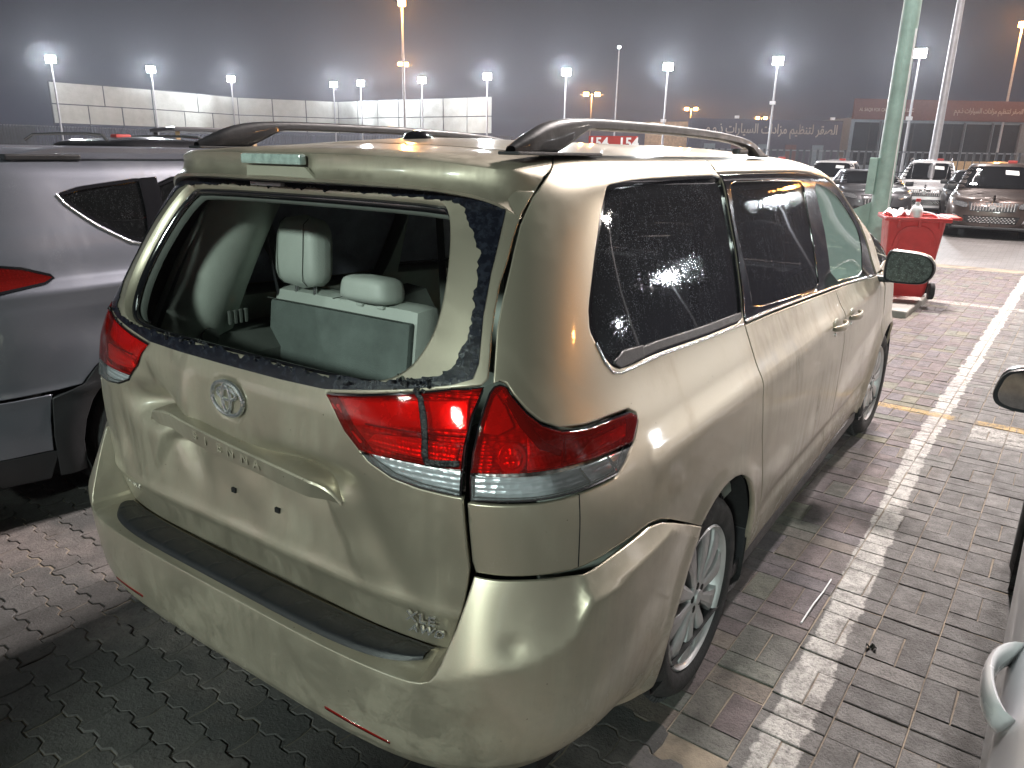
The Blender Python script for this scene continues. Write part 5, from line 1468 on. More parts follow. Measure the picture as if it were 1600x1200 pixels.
# ---------------------------------------------------------------- lamps and masts
M['lampw'] = emit('flood_lamp_glow', (.92, .97, 1.0), 60)
M['lampo'] = emit('sodium_lamp_glow', (1.0, .45, .12), 30)
def plight(p, w, col, r=.2):
    l = bpy.data.lights.new('lamp_light', 'POINT'); l.energy = w; l.color = col; l.shadow_soft_size = r
    o = bpy.data.objects.new('lamp_light', l); COL.objects.link(o); o.location = p
    return o
def mast(name, x, y, h, r, label, cat, group=None, mat='galv', heads=1, col=WHITE, w=3000, toward=None, lr=.2, hs=1.0, arm=0, lean=(0, 0), spot=0):
    o = empty(name, (x, y, 0), 0, label, cat, group)
    b = MB(); b.cyl((0, 0, 0), (lean[0], lean[1], h), r * 1.25, r * .8, 20); b.build('mast', M[mat], o, smooth=True)
    b = MB(); b.box((0, 0, .02), (r * 5, r * 5, .04), bev=.008); b.build('base_plate', M[mat], o)
    t = toward or (1.6 - x, -1 - y); d = math.hypot(*t); t = (t[0] / d, t[1] / d)
    rz = math.atan2(t[1], t[0]) - math.pi / 2
    for k in range(heads):
        sgn = (k - (heads - 1) / 2)
        px = lean[0] + t[0] * .25 - t[1] * sgn * (.55 * hs + arm); py = lean[1] + t[1] * .25 + t[0] * sgn * (.55 * hs + arm)
        rot = Matrix.Rotation(rz, 3, 'Z') @ Matrix.Rotation(R(-25), 3, 'X')
        b = MB(); b.box((px, py, h), (.46 * hs, .14 * hs, .36 * hs), rot, bev=.02)
        hd = b.build('lamp_head', M['black'], o)
        f = rot @ Vector((0, .075 * hs, 0)) * (1)
        f = Vector((t[0], t[1], -.45)).normalized() * .085 * hs
        b = MB(); b.box((px + f.x, py + f.y, h + f.z), (.42 * hs, .02, .32 * hs), rot)
        b.build('lamp_glass', M['lampo'] if col == SODIUM else M['lampw'], hd)
        if w:
            if spot:
                sl = bpy.data.lights.new('lamp_light', 'SPOT'); sl.energy = spot; sl.color = col; sl.shadow_soft_size = lr; sl.spot_size = R(136); sl.spot_blend = .4
                so = bpy.data.objects.new('lamp_light', sl); COL.objects.link(so); so.parent = o
                so.location = (px + t[0] * .5 * hs, py + t[1] * .5 * hs, h - .1)
                so.rotation_euler = Vector((t[0], t[1], -.35)).to_track_quat('-Z', 'Y').to_euler()
            l = plight((px + t[0] * (.30 * hs), py + t[1] * (.30 * hs), h - .12 * hs), w, col, lr)
            l.parent = o
    if heads > 1:
        b = MB(); b.cyl((lean[0] + t[1] * (.6 * hs + arm), lean[1] - t[0] * (.6 * hs + arm), h - .1), (lean[0] - t[1] * (.6 * hs + arm), lean[1] + t[0] * (.6 * hs + arm), h - .1), .04, n=8); b.build('cross_arm', M[mat], o)
    return o
place = ['white floodlight mast at the far left end of the white screen fence', 'white floodlight mast second from the left end of the white screen',
         'white floodlight mast at the corner where the two white screens meet', 'white floodlight mast standing just left of a close neighbour before the far white screen',
         'white floodlight mast just right of its close neighbour before the far white screen', 'white floodlight mast by the far white screen right of the orange street lamps',
         'white floodlight mast at the right end of the white screen', 'white floodlight mast between the screen end and the twin orange lamps',
         'white floodlight mast with a small box on it, over the roof rail', 'white floodlight mast over the dark sign wall with a camera halfway up',
         'white floodlight mast half hidden behind the green pole']
for k, (x, y) in enumerate(FLOOD):
    o = mast('floodlight_mast', x, y, 8.0, .07, place[k], 'floodlight', 'floodlight masts round the yard', w=350, lr=.6, hs=1.6, spot=11000)
    if k in (8, 9, 10):
        b = MB(); b.box((0, -.15, 5.3 if k == 9 else 4.2), (.35, .25, .22), bev=.02); b.build('camera_box', M['whiteplastic'], o)
pl2 = ['very tall orange street lamp rising out of the top edge of the picture', 'twin orange street lamp just above the white screen', 'twin orange street lamp over the long roof rail of the minivan',
       'distant orange street lamp left of the dark sign wall', 'smallest orange street lamp, low over the dark sign wall', 'orange street lamp at the right edge above the red sign band']
for k, (x, y, h) in enumerate(SODIUMS):
    mast('street_lamp', x, y, h, .09, pl2[k], 'street lamp', 'orange street lamps beyond the yard', heads=1 if k in (0, 5) else 2, col=SODIUM, w=5000, lr=.3, hs=1.3 if k < 2 or k == 5 else 2.2, arm=.0 if k < 2 else .8)
mast('thin_mast', -29.0, 58.0, 10.0, .06, 'thin unlit grey pole in the haze between two white floodlights', 'pole', w=0, hs=.5)

# green pole beside the red bin; its lamp is above the picture
gp = mast('green_pole', -.28, 11.0, 9.0, .105, 'thick pale green lamp pole standing behind the red wheelie bin', 'pole', mat='steel', heads=2, w=4600, col=(1.0, .895, .85), lr=.30, toward=(.35, -1))
b = MB(); b.box((-.16, -.05, 1.50), (.11, .10, .50), bev=.01); b.build('junction_box', M['steel'], gp)
b = MB(); b.poly([(-.10, -.04, 1.15), (-.44, -.04, .98), (-.34, -.04, .62), (-.10, -.04, .55)], .04, (0, 1, 0)); b.build('bracket_plate', M['steel'], gp)
b = MB(); b.cyl((.10, -.05, 1.0), (.10, -.05, 3.4), .015, n=8); b.build('conduit', M['whiteplastic'], gp)
mast('tall_pole', -2.12, 32.3, 12.0, .13, 'tall slim grey lamp pole right of the green pole', 'pole', heads=2, w=1500, col=(1.0, .93, .88), lr=.35)
# unseen yard lamps right of the frame and behind the camera, two added for their light
mast('floodlight_mast', 15.0, 26.0, 9.0, .09, 'white floodlight mast out of the picture to the right', 'floodlight', 'floodlight masts round the yard', heads=1, w=3000, col=(1.0, .90, .82), lr=.35)
for k, xx in enumerate((4.0, 14.0, 24.0, 34.0)):
    mast('floodlight_mast', xx, 54.0, 8.0, .07, ('white floodlight mast just past the right edge of the picture', 'second white floodlight mast past the right edge of the picture', 'third white floodlight mast past the right edge of the picture', 'farthest white floodlight mast past the right edge of the picture')[k], 'floodlight', 'floodlight masts round the yard', w=3000, lr=.30, hs=1.6)
mast('street_lamp', 16.0, 72.0, 12.0, .09, 'orange street lamp beyond the yard, out of the picture', 'street lamp', 'orange street lamps beyond the yard', col=SODIUM, heads=1, w=6000, lr=.4, hs=1.6)
mast('floodlight_mast', 3.2, 17.0, 14.0, .12, 'unseen white floodlight mast added ahead in the aisle to light the ground', 'floodlight', 'floodlight masts round the yard', heads=2, w=7500, col=(1.0, .905, .87), lr=.30)  # added out of frame to light the aisle ground evenly
mast('floodlight_mast', 4.6, -14.0, 6.8, .09, 'white floodlight mast behind the camera to its right', 'floodlight', 'floodlight masts round the yard', heads=2, w=3000, col=(.84, 1.0, .90), lr=.5, toward=(-.2, 1))
mast('floodlight_mast', -5.0, -14.0, 6.8, .09, 'unseen white floodlight mast added behind the camera to its left as fill', 'floodlight', 'floodlight masts round the yard', heads=1, w=1400, col=(.86, 1.0, .92), lr=.5, toward=(.3, 1))  # added fill lamp: brightens the cabin and softens shadows
mast('street_lamp', 26.0, 20.0, 10.0, .09, 'orange street lamp out of the picture to the right', 'street lamp', 'orange street lamps beyond the yard', col=SODIUM, heads=1, w=1500, lr=.3, hs=1.2)

# ---------------------------------------------------------------- fences, screens, walls, signs
m_, nt_, bs_, _q = newmat('white_screen_sheet')
v_ = coords(nt_)
nt_.links.new(ramp(nt_, noise(nt_, 1.2, 5, .6, v_), [(.3, (.33, .34, .31)), (.7, (.42, .43, .40))]), bs_.inputs['Base Color'])
bs_.inputs['Roughness'].default_value = .6
bump(nt_, noise(nt_, .9, 5, .6, v_, 1.5), .12, .1, bs_)
M['sheet'] = m_
M['railtop'] = plain('pale_rail', (.16, .17, .19), .6)
M['fence'] = plain('dark_grey_fence', (.045, .05, .06), .7)
def screen(p0, p1, n_up, n_lo, label, z0=3.28, z1=6.38, zm=4.75):
    d = Vector((p1[0] - p0[0], p1[1] - p0[1], 0)); L = d.length; d.normalize(); rz = math.atan2(d.y, d.x)
    o = empty('screen_fence', (p0[0], p0[1], 0), rz, label, 'screen', 'white screen fences round the far side of the yard')
    rr = random.Random(n_up)
    for (a0, a1, n) in ((zm, z1, n_up), (z0, zm, n_lo)):
        for k in range(n):
            w = L / n; b = MB()
            x0 = k * w + .05; x1 = (k + 1) * w - .05
            G = [[Vector((x0 + (x1 - x0) * i / 6, .012 * math.sin(i * 1.3 + k) * math.sin(j * 1.1 + k * 2), a0 + .04 + (a1 - a0 - .08) * j / 4)) for j in range(5)] for i in range(7)]
            b.grid(G); q = b.build('sheet_panel', M['sheet'], o)
            sm = q.modifiers.new('thickness', 'SOLIDIFY'); sm.thickness = .02
            b = MB(); b.cyl((x0 - .05, .05, a0 - (.4 if a0 < 4 else 0)), (x0 - .05, .05, a1), .045, n=8); b.build('screen_post', M['fence'], o)
    for z in (z0, zm, z1):
        b = MB(); b.box((L / 2, .08, z), (L, .06, .06)); b.build('cross_rail', M['fence'], o)
    return o
P = FLOOD
screen((-63.9, 29.6), (-63.8, 38.0), 2, 3, 'white sheet screen section at the left end of the yard')
screen((-63.8, 38.0), (-65.1, 47.6), 2, 3, 'white sheet screen section between the second and third floodlights')
screen((-65.1, 47.6), (-59.9, 55.9), 3, 3, 'white sheet screen section right of the corner floodlight')
screen((-59.9, 55.9), (-40.0, 55.6), 7, 7, 'long white sheet screen on the far side of the yard')

def picket_fence(p0, p1, h, label, gapw=.22, cat='fence', zb=0.0):
    d = Vector((p1[0] - p0[0], p1[1] - p0[1], 0)); L = d.length; rz = math.atan2(d.y, d.x)
    o = empty('picket_fence', (p0[0], p0[1], 0), rz, label, cat)
    b = MB(); n = int(L / gapw)
    for k in range(n): b.box((k * gapw, 0, zb + h / 2), (.10, .03, h))
    tag(b.build('picket', M['fence'], o), kind='stuff')
    for z in (h - .05, h * .55, .2):
        b = MB(); b.box((L / 2, 0.03, zb + z), (L, .05, .06)); b.build('fence_rail', M['railtop'] if z > h - .1 else M['fence'], o)
    return o
picket_fence((-64.5, 10), (-64.3, 56.4), 3.1, 'dark picket fence under the white screens on the left')
picket_fence((-64.3, 56.6), (-38, 56.3), 3.1, 'dark picket fence under the long white screen')
b = MB(); b.box((-80, 5, 1.6), (.3, 60, 3.2)); tag(b.build('boundary_wall', M['fence']), 'dark boundary wall at the far left behind the parked cars', 'wall')
fn0 = picket_fence((-20, 33.0), (14, 45.0), 2.1, 'dark railing with a pale top rail behind the parked cars', .30)
# timber infill panels of the railing
M['timber'] = plain('timber_slats', (.42, .28, .16), .7, var=.25)
def timber(x, y, w, rz, label, n=6, h=1.15):
    o = empty('timber_gate', (x, y, 0), rz, label, 'gate', 'timber panels in the railing')
    for k in range(n):
        b = MB(); b.box((-w / 2 + w * (k + .5) / n, -.08, .55 + h / 2), (w / n - .05, .03, h)); b.build('slat', M['timber'], o)
timber(-4.9, 37.9, .85, R(19), 'narrow orange timber panel in the railing left of the green pole', 4)
timber(-1.35, 39.2, 2.3, R(19), 'wide orange timber panel in the railing between the two lamp poles', 8)

AR = {'ا': ('\ufe8d', '\ufe8e', None, None), 'ل': ('\ufedd', '\ufede', '\ufedf', '\ufee0'), 'ص': ('\ufeb9', '\ufeba', '\ufebb', '\ufebc'), 'ق': ('\ufed5', '\ufed6', '\ufed7', '\ufed8'),
      'ر': ('\ufead', '\ufeae', None, None), 'ت': ('\ufe95', '\ufe96', '\ufe97', '\ufe98'), 'ن': ('\ufee5', '\ufee6', '\ufee7', '\ufee8'), 'ظ': ('\ufec5', '\ufec6', '\ufec7', '\ufec8'),
      'ي': ('\ufef1', '\ufef2', '\ufef3', '\ufef4'), 'م': ('\ufee1', '\ufee2', '\ufee3', '\ufee4'), 'ز': ('\ufeaf', '\ufeb0', None, None), 'د': ('\ufea9', '\ufeaa', None, None),
      'س': ('\ufeb1', '\ufeb2', '\ufeb3', '\ufeb4'), 'ذ': ('\ufeab', '\ufeac', None, None)}
def arabic(s):
    out = []
    for i, c in enumerate(s):
        if c not in AR: out.append(c); continue
        pj = i > 0 and s[i - 1] in AR and AR[s[i - 1]][2] is not None
        nj = i + 1 < len(s) and s[i + 1] in AR and AR[c][2] is not None
        out.append(AR[c][3] if pj and nj else AR[c][1] if pj else AR[c][2] if nj else AR[c][0])
    return ''.join(reversed(out))
SIGN = arabic('الصقر لتنظيم مزادات السيارات ذ.م.م')
M['signwall'] = plain('dark_purple_wall', (.055, .045, .065), .8)
M['signtext'] = plain('sign_lettering', (.40, .32, .27), .6)
M['redband'] = plain('red_sign_band', (.115, .045, .038), .85)
M['facade'] = plain('grey_facade', (.13, .15, .17), .5, metal=.2)
# long dark hoarding with Arabic lettering
rzb = math.atan2(66.2 - 59.9, -13.0 + 22.1)
o = empty('sign_wall', (-22.5, 59.6, 0), rzb, 'dark hoarding wall with large Arabic lettering across its top', 'sign')
b = MB(); b.box((5.6, .2, 2.3), (12.4, .3, 4.6)); b.build('wall', M['signwall'], o)
b = MB(); b.box((5.6, .02, 3.85), (12.0, .08, 1.30)); sb = b.build('sign_board', M['signwall'], o)
t = text('sign_letters', SIGN, 1.02, (6.1, -.05, 3.85), (R(90), 0, 0), M['signtext'], o, ext=.02, bold=.012)
wd = t.dimensions.x
t.scale.x = 10.6 / max(.1, max(v.co.x for v in t.data.vertices) - min(v.co.x for v in t.data.vertices))
for k in range(5):
    b = MB(); b.box((1.2 + k * 2.2, 0.0, 1.75), (.9, .08, 1.9)); b.build('wall_panel', M['redband'] if k % 2 else M['facade'], o)
for xx in (3.2, 10.9):
    b = MB(); b.box((xx, 0, 4.75), (.3, .25, .2)); b.build('small_lamp', M['whiteplastic'], o)
# office with the red sign band
rzc = math.atan2(75.05 - 67.2, -1.21 + 12.2)
o = empty('office_building', (-12.3, 67.1, 0), rzc, 'grey low office building with a red lettered band along its roof', 'building')
b = MB(); b.box((7.5, 3.2, 2.45), (15, 6, 4.9)); b.build('wall', M['facade'], o)
b = MB(); b.box((7.2, .05, 5.55), (14.4, .3, 1.55)); b.build('sign_band', M['redband'], o)
for k in range(6):
    b = MB(); b.box((1.3 + k * 2.3, .17, 2.9), (2.0, .08, 3.3)); w = b.build('window', M['tint2'], o)
    b = MB(); b.box((2.40 + k * 2.3, .16, 2.9), (.14, .14, 3.5)); b.build('mullion', M['fence'], o)
t1_ = text('sign_letters', SIGN, .55, (10.9, -.13, 5.55), (R(90), 0, 0), M['signtext'], o, ext=.01, bold=.004)
t1_.scale.x = 5.6 / max(.1, max(v.co.x for v in t1_.data.vertices) - min(v.co.x for v in t1_.data.vertices))
t2_ = text('sign_letters', 'AL SAQR FOR CARS AUCTION L.L.C', .36, (2.6, -.13, 5.50), (R(90), 0, 0), M['signtext'], o, ext=.01, bold=.003)
t2_.scale.x = 4.4 / max(.1, max(v.co.x for v in t2_.data.vertices) - min(v.co.x for v in t2_.data.vertices))
b = MB(); b.box((-25, 62, 1.9), (5.0, 2.5, 5.0)); tag(b.build('low_hut', M['timber']), 'small plain hut past the right end of the white screen', 'building')

# ---------------------------------------------------------------- red wheelie bin, kerb, bits on the ground
kb = MB(); kb.box((.10, 9.35, .03), (1.05, 1.9, .10), Matrix.Rotation(-PHI, 3, 'Z'), bev=.02)
tag(kb.build('kerb_island', M['concrete']), 'low concrete kerb slab under the red wheelie bin', 'kerb')
bn = empty('wheelie_bin', (.36, 9.45, .10), R(16), 'battered red wheelie bin full of rubbish by the green pole', 'bin')
def rect(w, d, z, r=.05, cx=0, cy=0):
    out = []
    for sx_, sy_, a0 in ((1, 1, 0), (-1, 1, 90), (-1, -1, 180), (1, -1, 270)):
        for k in range(5):
            a = R(a0 + 22.5 * k); out.append(Vector((cx + sx_ * (w / 2 - r) + r * math.cos(a), cy + sy_ * (d / 2 - r) + r * math.sin(a), z)))
    return out
rows = []
for z, w, d, cy in ((.02, .44, .46, 0), (.06, .47, .50, 0), (.30, .505, .56, 0), (.302, .525, .58, 0), (.60, .57, .64, 0), (.94, .62, .72, 0), (.96, .64, .74, 0)):
    r = rect(w, d, z, .06, 0, cy); rows.append(r + [r[0]])
for z, w, d in ((.96, .60, .70), (.80, .56, .66)):
    r = rect(w, d, z, .05); rows.append(r + [r[0]])
b = MB(); b.grid(rows); b.build('bin_body', M['redplastic'], bn, smooth=True)
# raised front arch panel
b = MB()
pts = [(-.22, .32), (.22, .32), (.24, .62), (.20, .80), (.10, .88), (-.10, .88), (-.20, .80), (-.24, .62)]
pts = chaikin(pts, 2)
def ff(z): return -(.58 / 2 + (.74 - .58) / 2 * (z - .30) / .66) - .0
rws = [[Vector((x * s, ff(z) - dpt, .60 + (z - .60) * s)) for x, z in pts] for s, dpt in ((1.0, -.006), (.985, .012), (.80, .016), (.74, .006), (.01, .006))]
rws = [r + [r[0]] for r in rws]
b.grid(rws); b.build('front_panel', M['redplastic'], bn, smooth=True)
b = MB(); b.box((0, -.375, .955), (.70, .05, .05), bev=.012); b.box((0, .375, .955), (.66, .05, .05), bev=.012); b.box((.335, 0, .955), (.05, .76, .05), bev=.012); b.box((-.335, 0, .955), (.05, .76, .05), bev=.012)
b.box((.40, 0, .975), (.14, .62, .035), bev=.01)
b.build('rim', M['redplastic'], bn, smooth=True)
for k, xx in enumerate((-.20, 0.02, .24)):
    b = MB(); b.box((xx, -.392, .90), (.03, .03, .09), bev=.006); b.build('rim_rib', M['redplastic'], bn)
for yy in (-.22, .22):
    b = MB(); b.cyl((.265, yy, .10), (.325, yy, .10), .10, n=24); w = b.build('wheel', M['rubber'], bn, smooth=True, bevel=.01)
    b = MB(); b.cyl((.326, yy, .10), (.332, yy, .10), .045, n=16); b.build('hub', M['black'], w)
tr = MB(); rows = []
for i in range(9):
    for j in range(7): pass
G = [[Vector((-.24 + .30 * i / 9, -.28 + .5 * j / 8, 1.00 + .07 * math.sin(i * 1.1) * math.sin(j * .8 + .5) + .02 * math.sin(i * 3 + j * 2))) for j in range(9)] for i in range(10)]
tr.grid(G); o = tr.build('plastic_bag', M['whiteplastic'], None, smooth=True, loc=(.30, 9.42, .10)); tag(o, 'crumpled white plastic bag on top of the red bin', 'bag')
b = MB(); b.lathe([(.0, 0), (.065, .01), (.07, .05), (.068, .10), (.045, .14), (.024, .165), (.022, .19)], axis='Z', n=24)
o = b.build('plastic_bottle', M['whiteplastic'], None, smooth=True, loc=(.42, 9.14, 1.07)); tag(o, 'milky plastic bottle with red cap sticking out of the bin', 'bottle')
b = MB(); b.cyl((0, 0, .19), (0, 0, .225), .027, n=20); b.build('cap', M['redplastic'], o)
b = MB(); b.tube([Vector((.13 + .17 * math.cos(a), 0, .08 * math.sin(a))) for a in np.linspace(math.pi, 0, 15)], .008, 8)
o = b.build('wire_hoop', M['whiteplastic'], None, smooth=True, loc=(.36, 9.20, 1.06)); tag(o, 'pale bent hoop of strapping over the red bin', 'strap')
# white strip and dark scrap on the bricks
b = MB(); p0 = (1.168, 1.66); p1 = (1.190, 2.06)
b.tube([Vector((*p0, .006)), Vector((1.176, 1.80, .014)), Vector((1.186, 1.93, .010)), Vector((*p1, .006))], .0032, 8)
tag(b.build('plastic_strip', M['whiteplastic'], smooth=True), 'thin white plastic strip lying along the brick joint', 'strip')
b = MB(); G = [[Vector((.036 * (i / 4 - .5), .022 * (j / 3 - .5), .004 + .012 * math.sin(i * 2 + j))) for j in range(4)] for i in range(5)]
b.grid(G); tag(b.build('leaf_scrap', M['trimdark'], loc=(1.42, 1.66, .004)), 'small dark curled leaf scrap on the white line', 'scrap')
# ---------------------------------------------------------------- other cars
def car_surf(L=4.6, Wd=1.85, H=1.68, belt=1.02, hood=.98, kind='suv', nose=.95):
    w = Wd / 2; k = H / 1.70
    zb = belt
    roofv = 1.70
    rr = {'suv': ([.15, .3, .6, .9, 1.02, 1.2, 1.45, 1.62, 1.72, 1.85], [.10, .04, .0, .02, .04, .12, .26, .34, .42, .60]),
          'sedan': ([.15, .3, .6, .9, 1.02, 1.06, 1.2, 1.45, 1.62, 1.72, 1.85], [.10, .04, .0, .02, .10, .45, .75, 1.15, 1.35, 1.5, 1.7])}[kind]
    ws = .62 if kind == 'suv' else .70
    F = ([.15, .30, .5, .7, .84, .94, 1.0, 1.06, 1.10, 1.35, 1.60, 1.72, 1.85], [L - .10, L - .03, L, L - .02, L - .10, L - .45, L - .85, L - 1.12, L - 1.18, L - 1.18 - .62, L - 1.18 - 1.15, L - 2.5, L - 2.7])
    return Surf(W=([.15, .3, .55, .8, .95, 1.03, 1.2, 1.45, 1.6, 1.68, 1.74, 1.80, 1.85], [w - .08, w - .03, w, w, w - .01, w - .05, w - .12, w - .21, w - .26, w - .30, w - .37, w - .47, w - .60]),
                Z=([.15, 1.02, 1.45, 1.60, 1.68, 1.74, 1.80, 1.85], [.15, 1.02, 1.02 + .43 * (H - 1.02) / .68 * 1.0, 1.02 + .56 * (H - 1.02) / .68, 1.02 + .63 * (H - 1.02) / .68, H - .025, H - .008, H]),
                Rr=rr, Nr=([.15, .8, 1.2, 1.9], [3.6, 4.2, 4.5, 4.0]), F=F,
                Lf=([.15, .8, 1.0, 1.1, 1.9], [.85, .80, .9, .60, .5]), Nf=([.15, .9, 1.1, 1.9], [2.8, 2.8, 3.0, 3.4]), YC=.95, tab=(.88, .9, 4.2), tabf=(.85, .8, 2.8), drop=(2.6, .02), tp=.002)

def closed(S, v0, v1, nv, mat, name, parent, fn=None, dv=0):
    """whole wrap of a car from v0 to v1, closed round the plan"""
    fn = fn or S.base
    vs = np.linspace(v0, v1, nv); rows = []
    for v in vs:
        sm = S.smax(v); a = np.linspace(-1, 1, 97); a = np.sign(a) * np.abs(a) ** 1.0 * sm
        rows.append(fn(a, np.full_like(a, v)))
    P = np.array(rows); n1, n2 = P.shape[:2]
    F = [(i * n2 + j, i * n2 + j + 1, (i + 1) * n2 + j + 1, (i + 1) * n2 + j) for i in range(n1 - 1) for j in range(n2 - 1)]
    V = P.reshape(-1, 3)
    # cap on top
    top = P[-1]; c = top.mean(0)
    k0 = len(V); rings = []
    for t in (.75, .5, .25, .02):
        r = c + (top - c) * t; r[:, 2] = top[:, 2] + .035 * (1 - t * t); rings.append(r)
    V = np.concatenate([V] + rings)
    prev = (n1 - 1) * n2
    for k in range(4):
        cur = k0 + k * n2
        F += [(prev + j, prev + j + 1, cur + j + 1, cur + j) for j in range(n2 - 1)]
        prev = cur
    return mesh_np(name, V, F, mat, parent)

def make_car(label, group, mat, loc, rz, kind='suv', L=4.6, Wd=1.85, H=1.68, detail='front', rails=False, number=None, paper=True, name='parked_car', glass='tint2', arch=True, cat='car', roofmat=None):
    S = car_surf(L, Wd, H, kind=kind)
    o = empty(name, loc, rz, label, cat, group)
    yr, yfw = .86, L - .92
    def fn(s, v):
        P = S.base(s, v); n = nrm(S.base, s, v); d = 0
        for wy in (yr, yfw):
            rho = np.hypot(P[..., 1] - wy, P[..., 2] - .34)
            d = d + .02 * gauss(rho - .40, .06) * (np.abs(P[..., 0]) > Wd * .3)
        d = d + .012 * gauss(v - .86, .05) - .02 * gauss(v - .58, .12) * (P[..., 1] > .7) * (P[..., 1] < L - .9)
        return P + n * np.asarray(d)[..., None]
    # lower body with wheel arches cut out
    a1 = []
    for wy in (yr, yfw):
        pts = []
        for k in range(11):
            a = R(172 - 16.4 * k); y = wy + .385 * math.cos(a); z = .34 + .385 * math.sin(a); pts.append((S.s_of_y(y, max(.25, min(.8, z))), z))
        a1 += [(pts[0][0], .22)] + pts + [(pts[-1][0], .22)]
    vtop = 1.045
    se = [(S.smax(v), v) for v in (.22, .4, .6, .75, .85, .92, .97, 1.01, vtop)]
    half = [(0, .22)] + a1 + se + [(4.6, vtop), (3.2, vtop), (1.5, vtop), (0, vtop)]
    for f in ((lambda q: q), mir):
        panel('body_side', f(half), fn, mat, o, step=.10, fold=.0, rim=0, seg=.06)
    closed(S, vtop - .002, 1.84, 16, roofmat or mat, 'cabin', o)
    up = off(S.base, .004)
    M_ = M[glass]
    vb = 1.075; vt = 1.60
    sF = lambda v: S.s_of_y(float(S.F(v) - S.Lf(v)) - .02, v)
    wsr = lambda v: S.smax(v)
    # side glass, split by a pillar
    yA = L - 1.62; yB = (yA + .6) / 2 + .35; yC_ = 1.28 if kind == 'suv' else 1.35
    y0 = .55 if kind == 'suv' else 1.15
    for f in ((lambda q: q), mir):
        wins = [[(S.s_of_y(yB + .05, 1.2), vb), (S.s_of_y(yA + .22, 1.1), vb), (S.s_of_y(yA - .25, 1.4), 1.38), (S.s_of_y(yA - .62, 1.5), vt), (S.s_of_y(yB + .02, 1.5), vt)],
                [(S.s_of_y(yC_ + .05, 1.2), vb), (S.s_of_y(yB - .05, 1.2), vb), (S.s_of_y(yB - .06, 1.5), vt), (S.s_of_y(yC_ + .10, 1.5), vt)]]
        if kind == 'suv': wins.append([(S.s_of_y(y0 + .22, 1.15), vb + .08), (S.s_of_y(yC_ - .03, 1.2), vb), (S.s_of_y(yC_ + .01, 1.5), vt), (S.s_of_y(y0 + .30, 1.5), vt - .10)])
        for wn_ in wins:
            panel('window', f(chaikin(wn_, 1, .12).tolist()), up, M_, o, step=.12, fold=.003, rim=0)
    # windscreen and rear screen
    uf = lambda q: None
    ff = lambda a, v: S.front(a, v) + nrm2(S.front, a, v) * .006
    rf = lambda a, v: S.rear(a, v) - nrm2(S.rear, a, v) * .006
    wv = S.W
    wsp = [(-.62, 1.10), (.62, 1.10), (.56, 1.40), (.48, 1.63), (-.48, 1.63), (-.56, 1.40)]
    k = Wd / 1.85
    wsp = [(a * k * 1.08, b) for a, b in wsp]
    panel('windscreen', chaikin(wsp, 1, .1).tolist(), ff, M_, o, step=.12, fold=0, rim=0)
    if detail != 'front':
        if kind == 'suv': panel('rear_window', [(-.60, 1.14), (.60, 1.14), (.52, 1.56), (-.52, 1.56)], rf, M_, o, step=.12, fold=0, rim=0)
        for sg in (1, -1): panel('tail_lamp', [(sg * .50, .88), (sg * .86, .84), (sg * .82, 1.02), (sg * .52, .98)], lambda a, v: S.rear(a, v) - nrm2(S.rear, a, v) * .012, M['taillens'], o, step=.08, fold=.012)
    if detail in ('front', 'both'):
        fo = lambda d: (lambda a, v: S.front(a, v) + nrm2(S.front, a, v) * d)
        if paper: panel('paper_notice', [(-.42 * k, 1.40), (-.14 * k, 1.42), (-.13 * k, 1.53), (-.40 * k, 1.51)], fo(.010), M['paper'], o, step=.2, fold=0, rim=0)
        g = panel('grille', [(-.44, .62), (.44, .62), (.50, .82), (-.50, .82)] if kind == 'suv' else [(-.30, .48), (.30, .48), (.40, .78), (-.40, .78)], fo(.004), M['black'], o, step=.1, fold=.01)
        for q in range(15 if kind == 'suv' else 9):
            x = (-.42 + .84 * q / 14) if kind == 'suv' else (-.28 + .56 * q / 8)
            p = fo(.010)(np.array([x]), np.array([.72 if kind == 'suv' else .63]))[0]
            b = MB(); b.box(tuple(p), (.022, .02, .17 if kind == 'suv' else .24), bev=.004); b.build('grille_bar', M['chrome'], g)
        for sg in (1, -1):
            h = panel('headlight', chaikin([(sg * .50, .68), (sg * .80, .74), (sg * .84, .84), (sg * .66, .83), (sg * .50, .79)], 1).tolist(), fo(.006), M['headl'], o, step=.06, fold=.012)
            panel('fog_lamp', [(sg * .60, .36), (sg * .76, .42), (sg * .78, .56), (sg * .66, .50)], fo(.006), M['chrome'], o, step=.08, fold=.01)
        lg = panel('lower_grille', [(-.50, .36), (.50, .36), (.56, .52), (-.56, .52)], fo(.005), M['gloss'], o, step=.1, fold=.01)
        if kind == 'suv':
            b = MB()
            for r_i in range(4):
                for q in range(13):
                    x = -.46 + .92 * (q + .5 * (r_i % 2)) / 13; p = fo(.012)(np.array([x]), np.array([.385 + r_i * .034]))[0]; b.box(tuple(p), (.034, .014, .016))
            tag(b.build('grille_mesh', M['chrome'], lg), kind='stuff')
        b = MB(); p = fo(.012)(np.array([0.0]), np.array([.72 if kind == 'suv' else .70]))[0]; b.cyl(tuple(p), (p[0], p[1] + .02, p[2]), .055, n=20); b.build('badge', M['chrome'], g)
        b = MB(); p = fo(.0)(np.array([0.0]), np.array([.27]))[0]; b.box((0, p[1] - .06, .25), (1.5 * k, .12, .06), bev=.02); b.build('front_lip', M['black'], o)
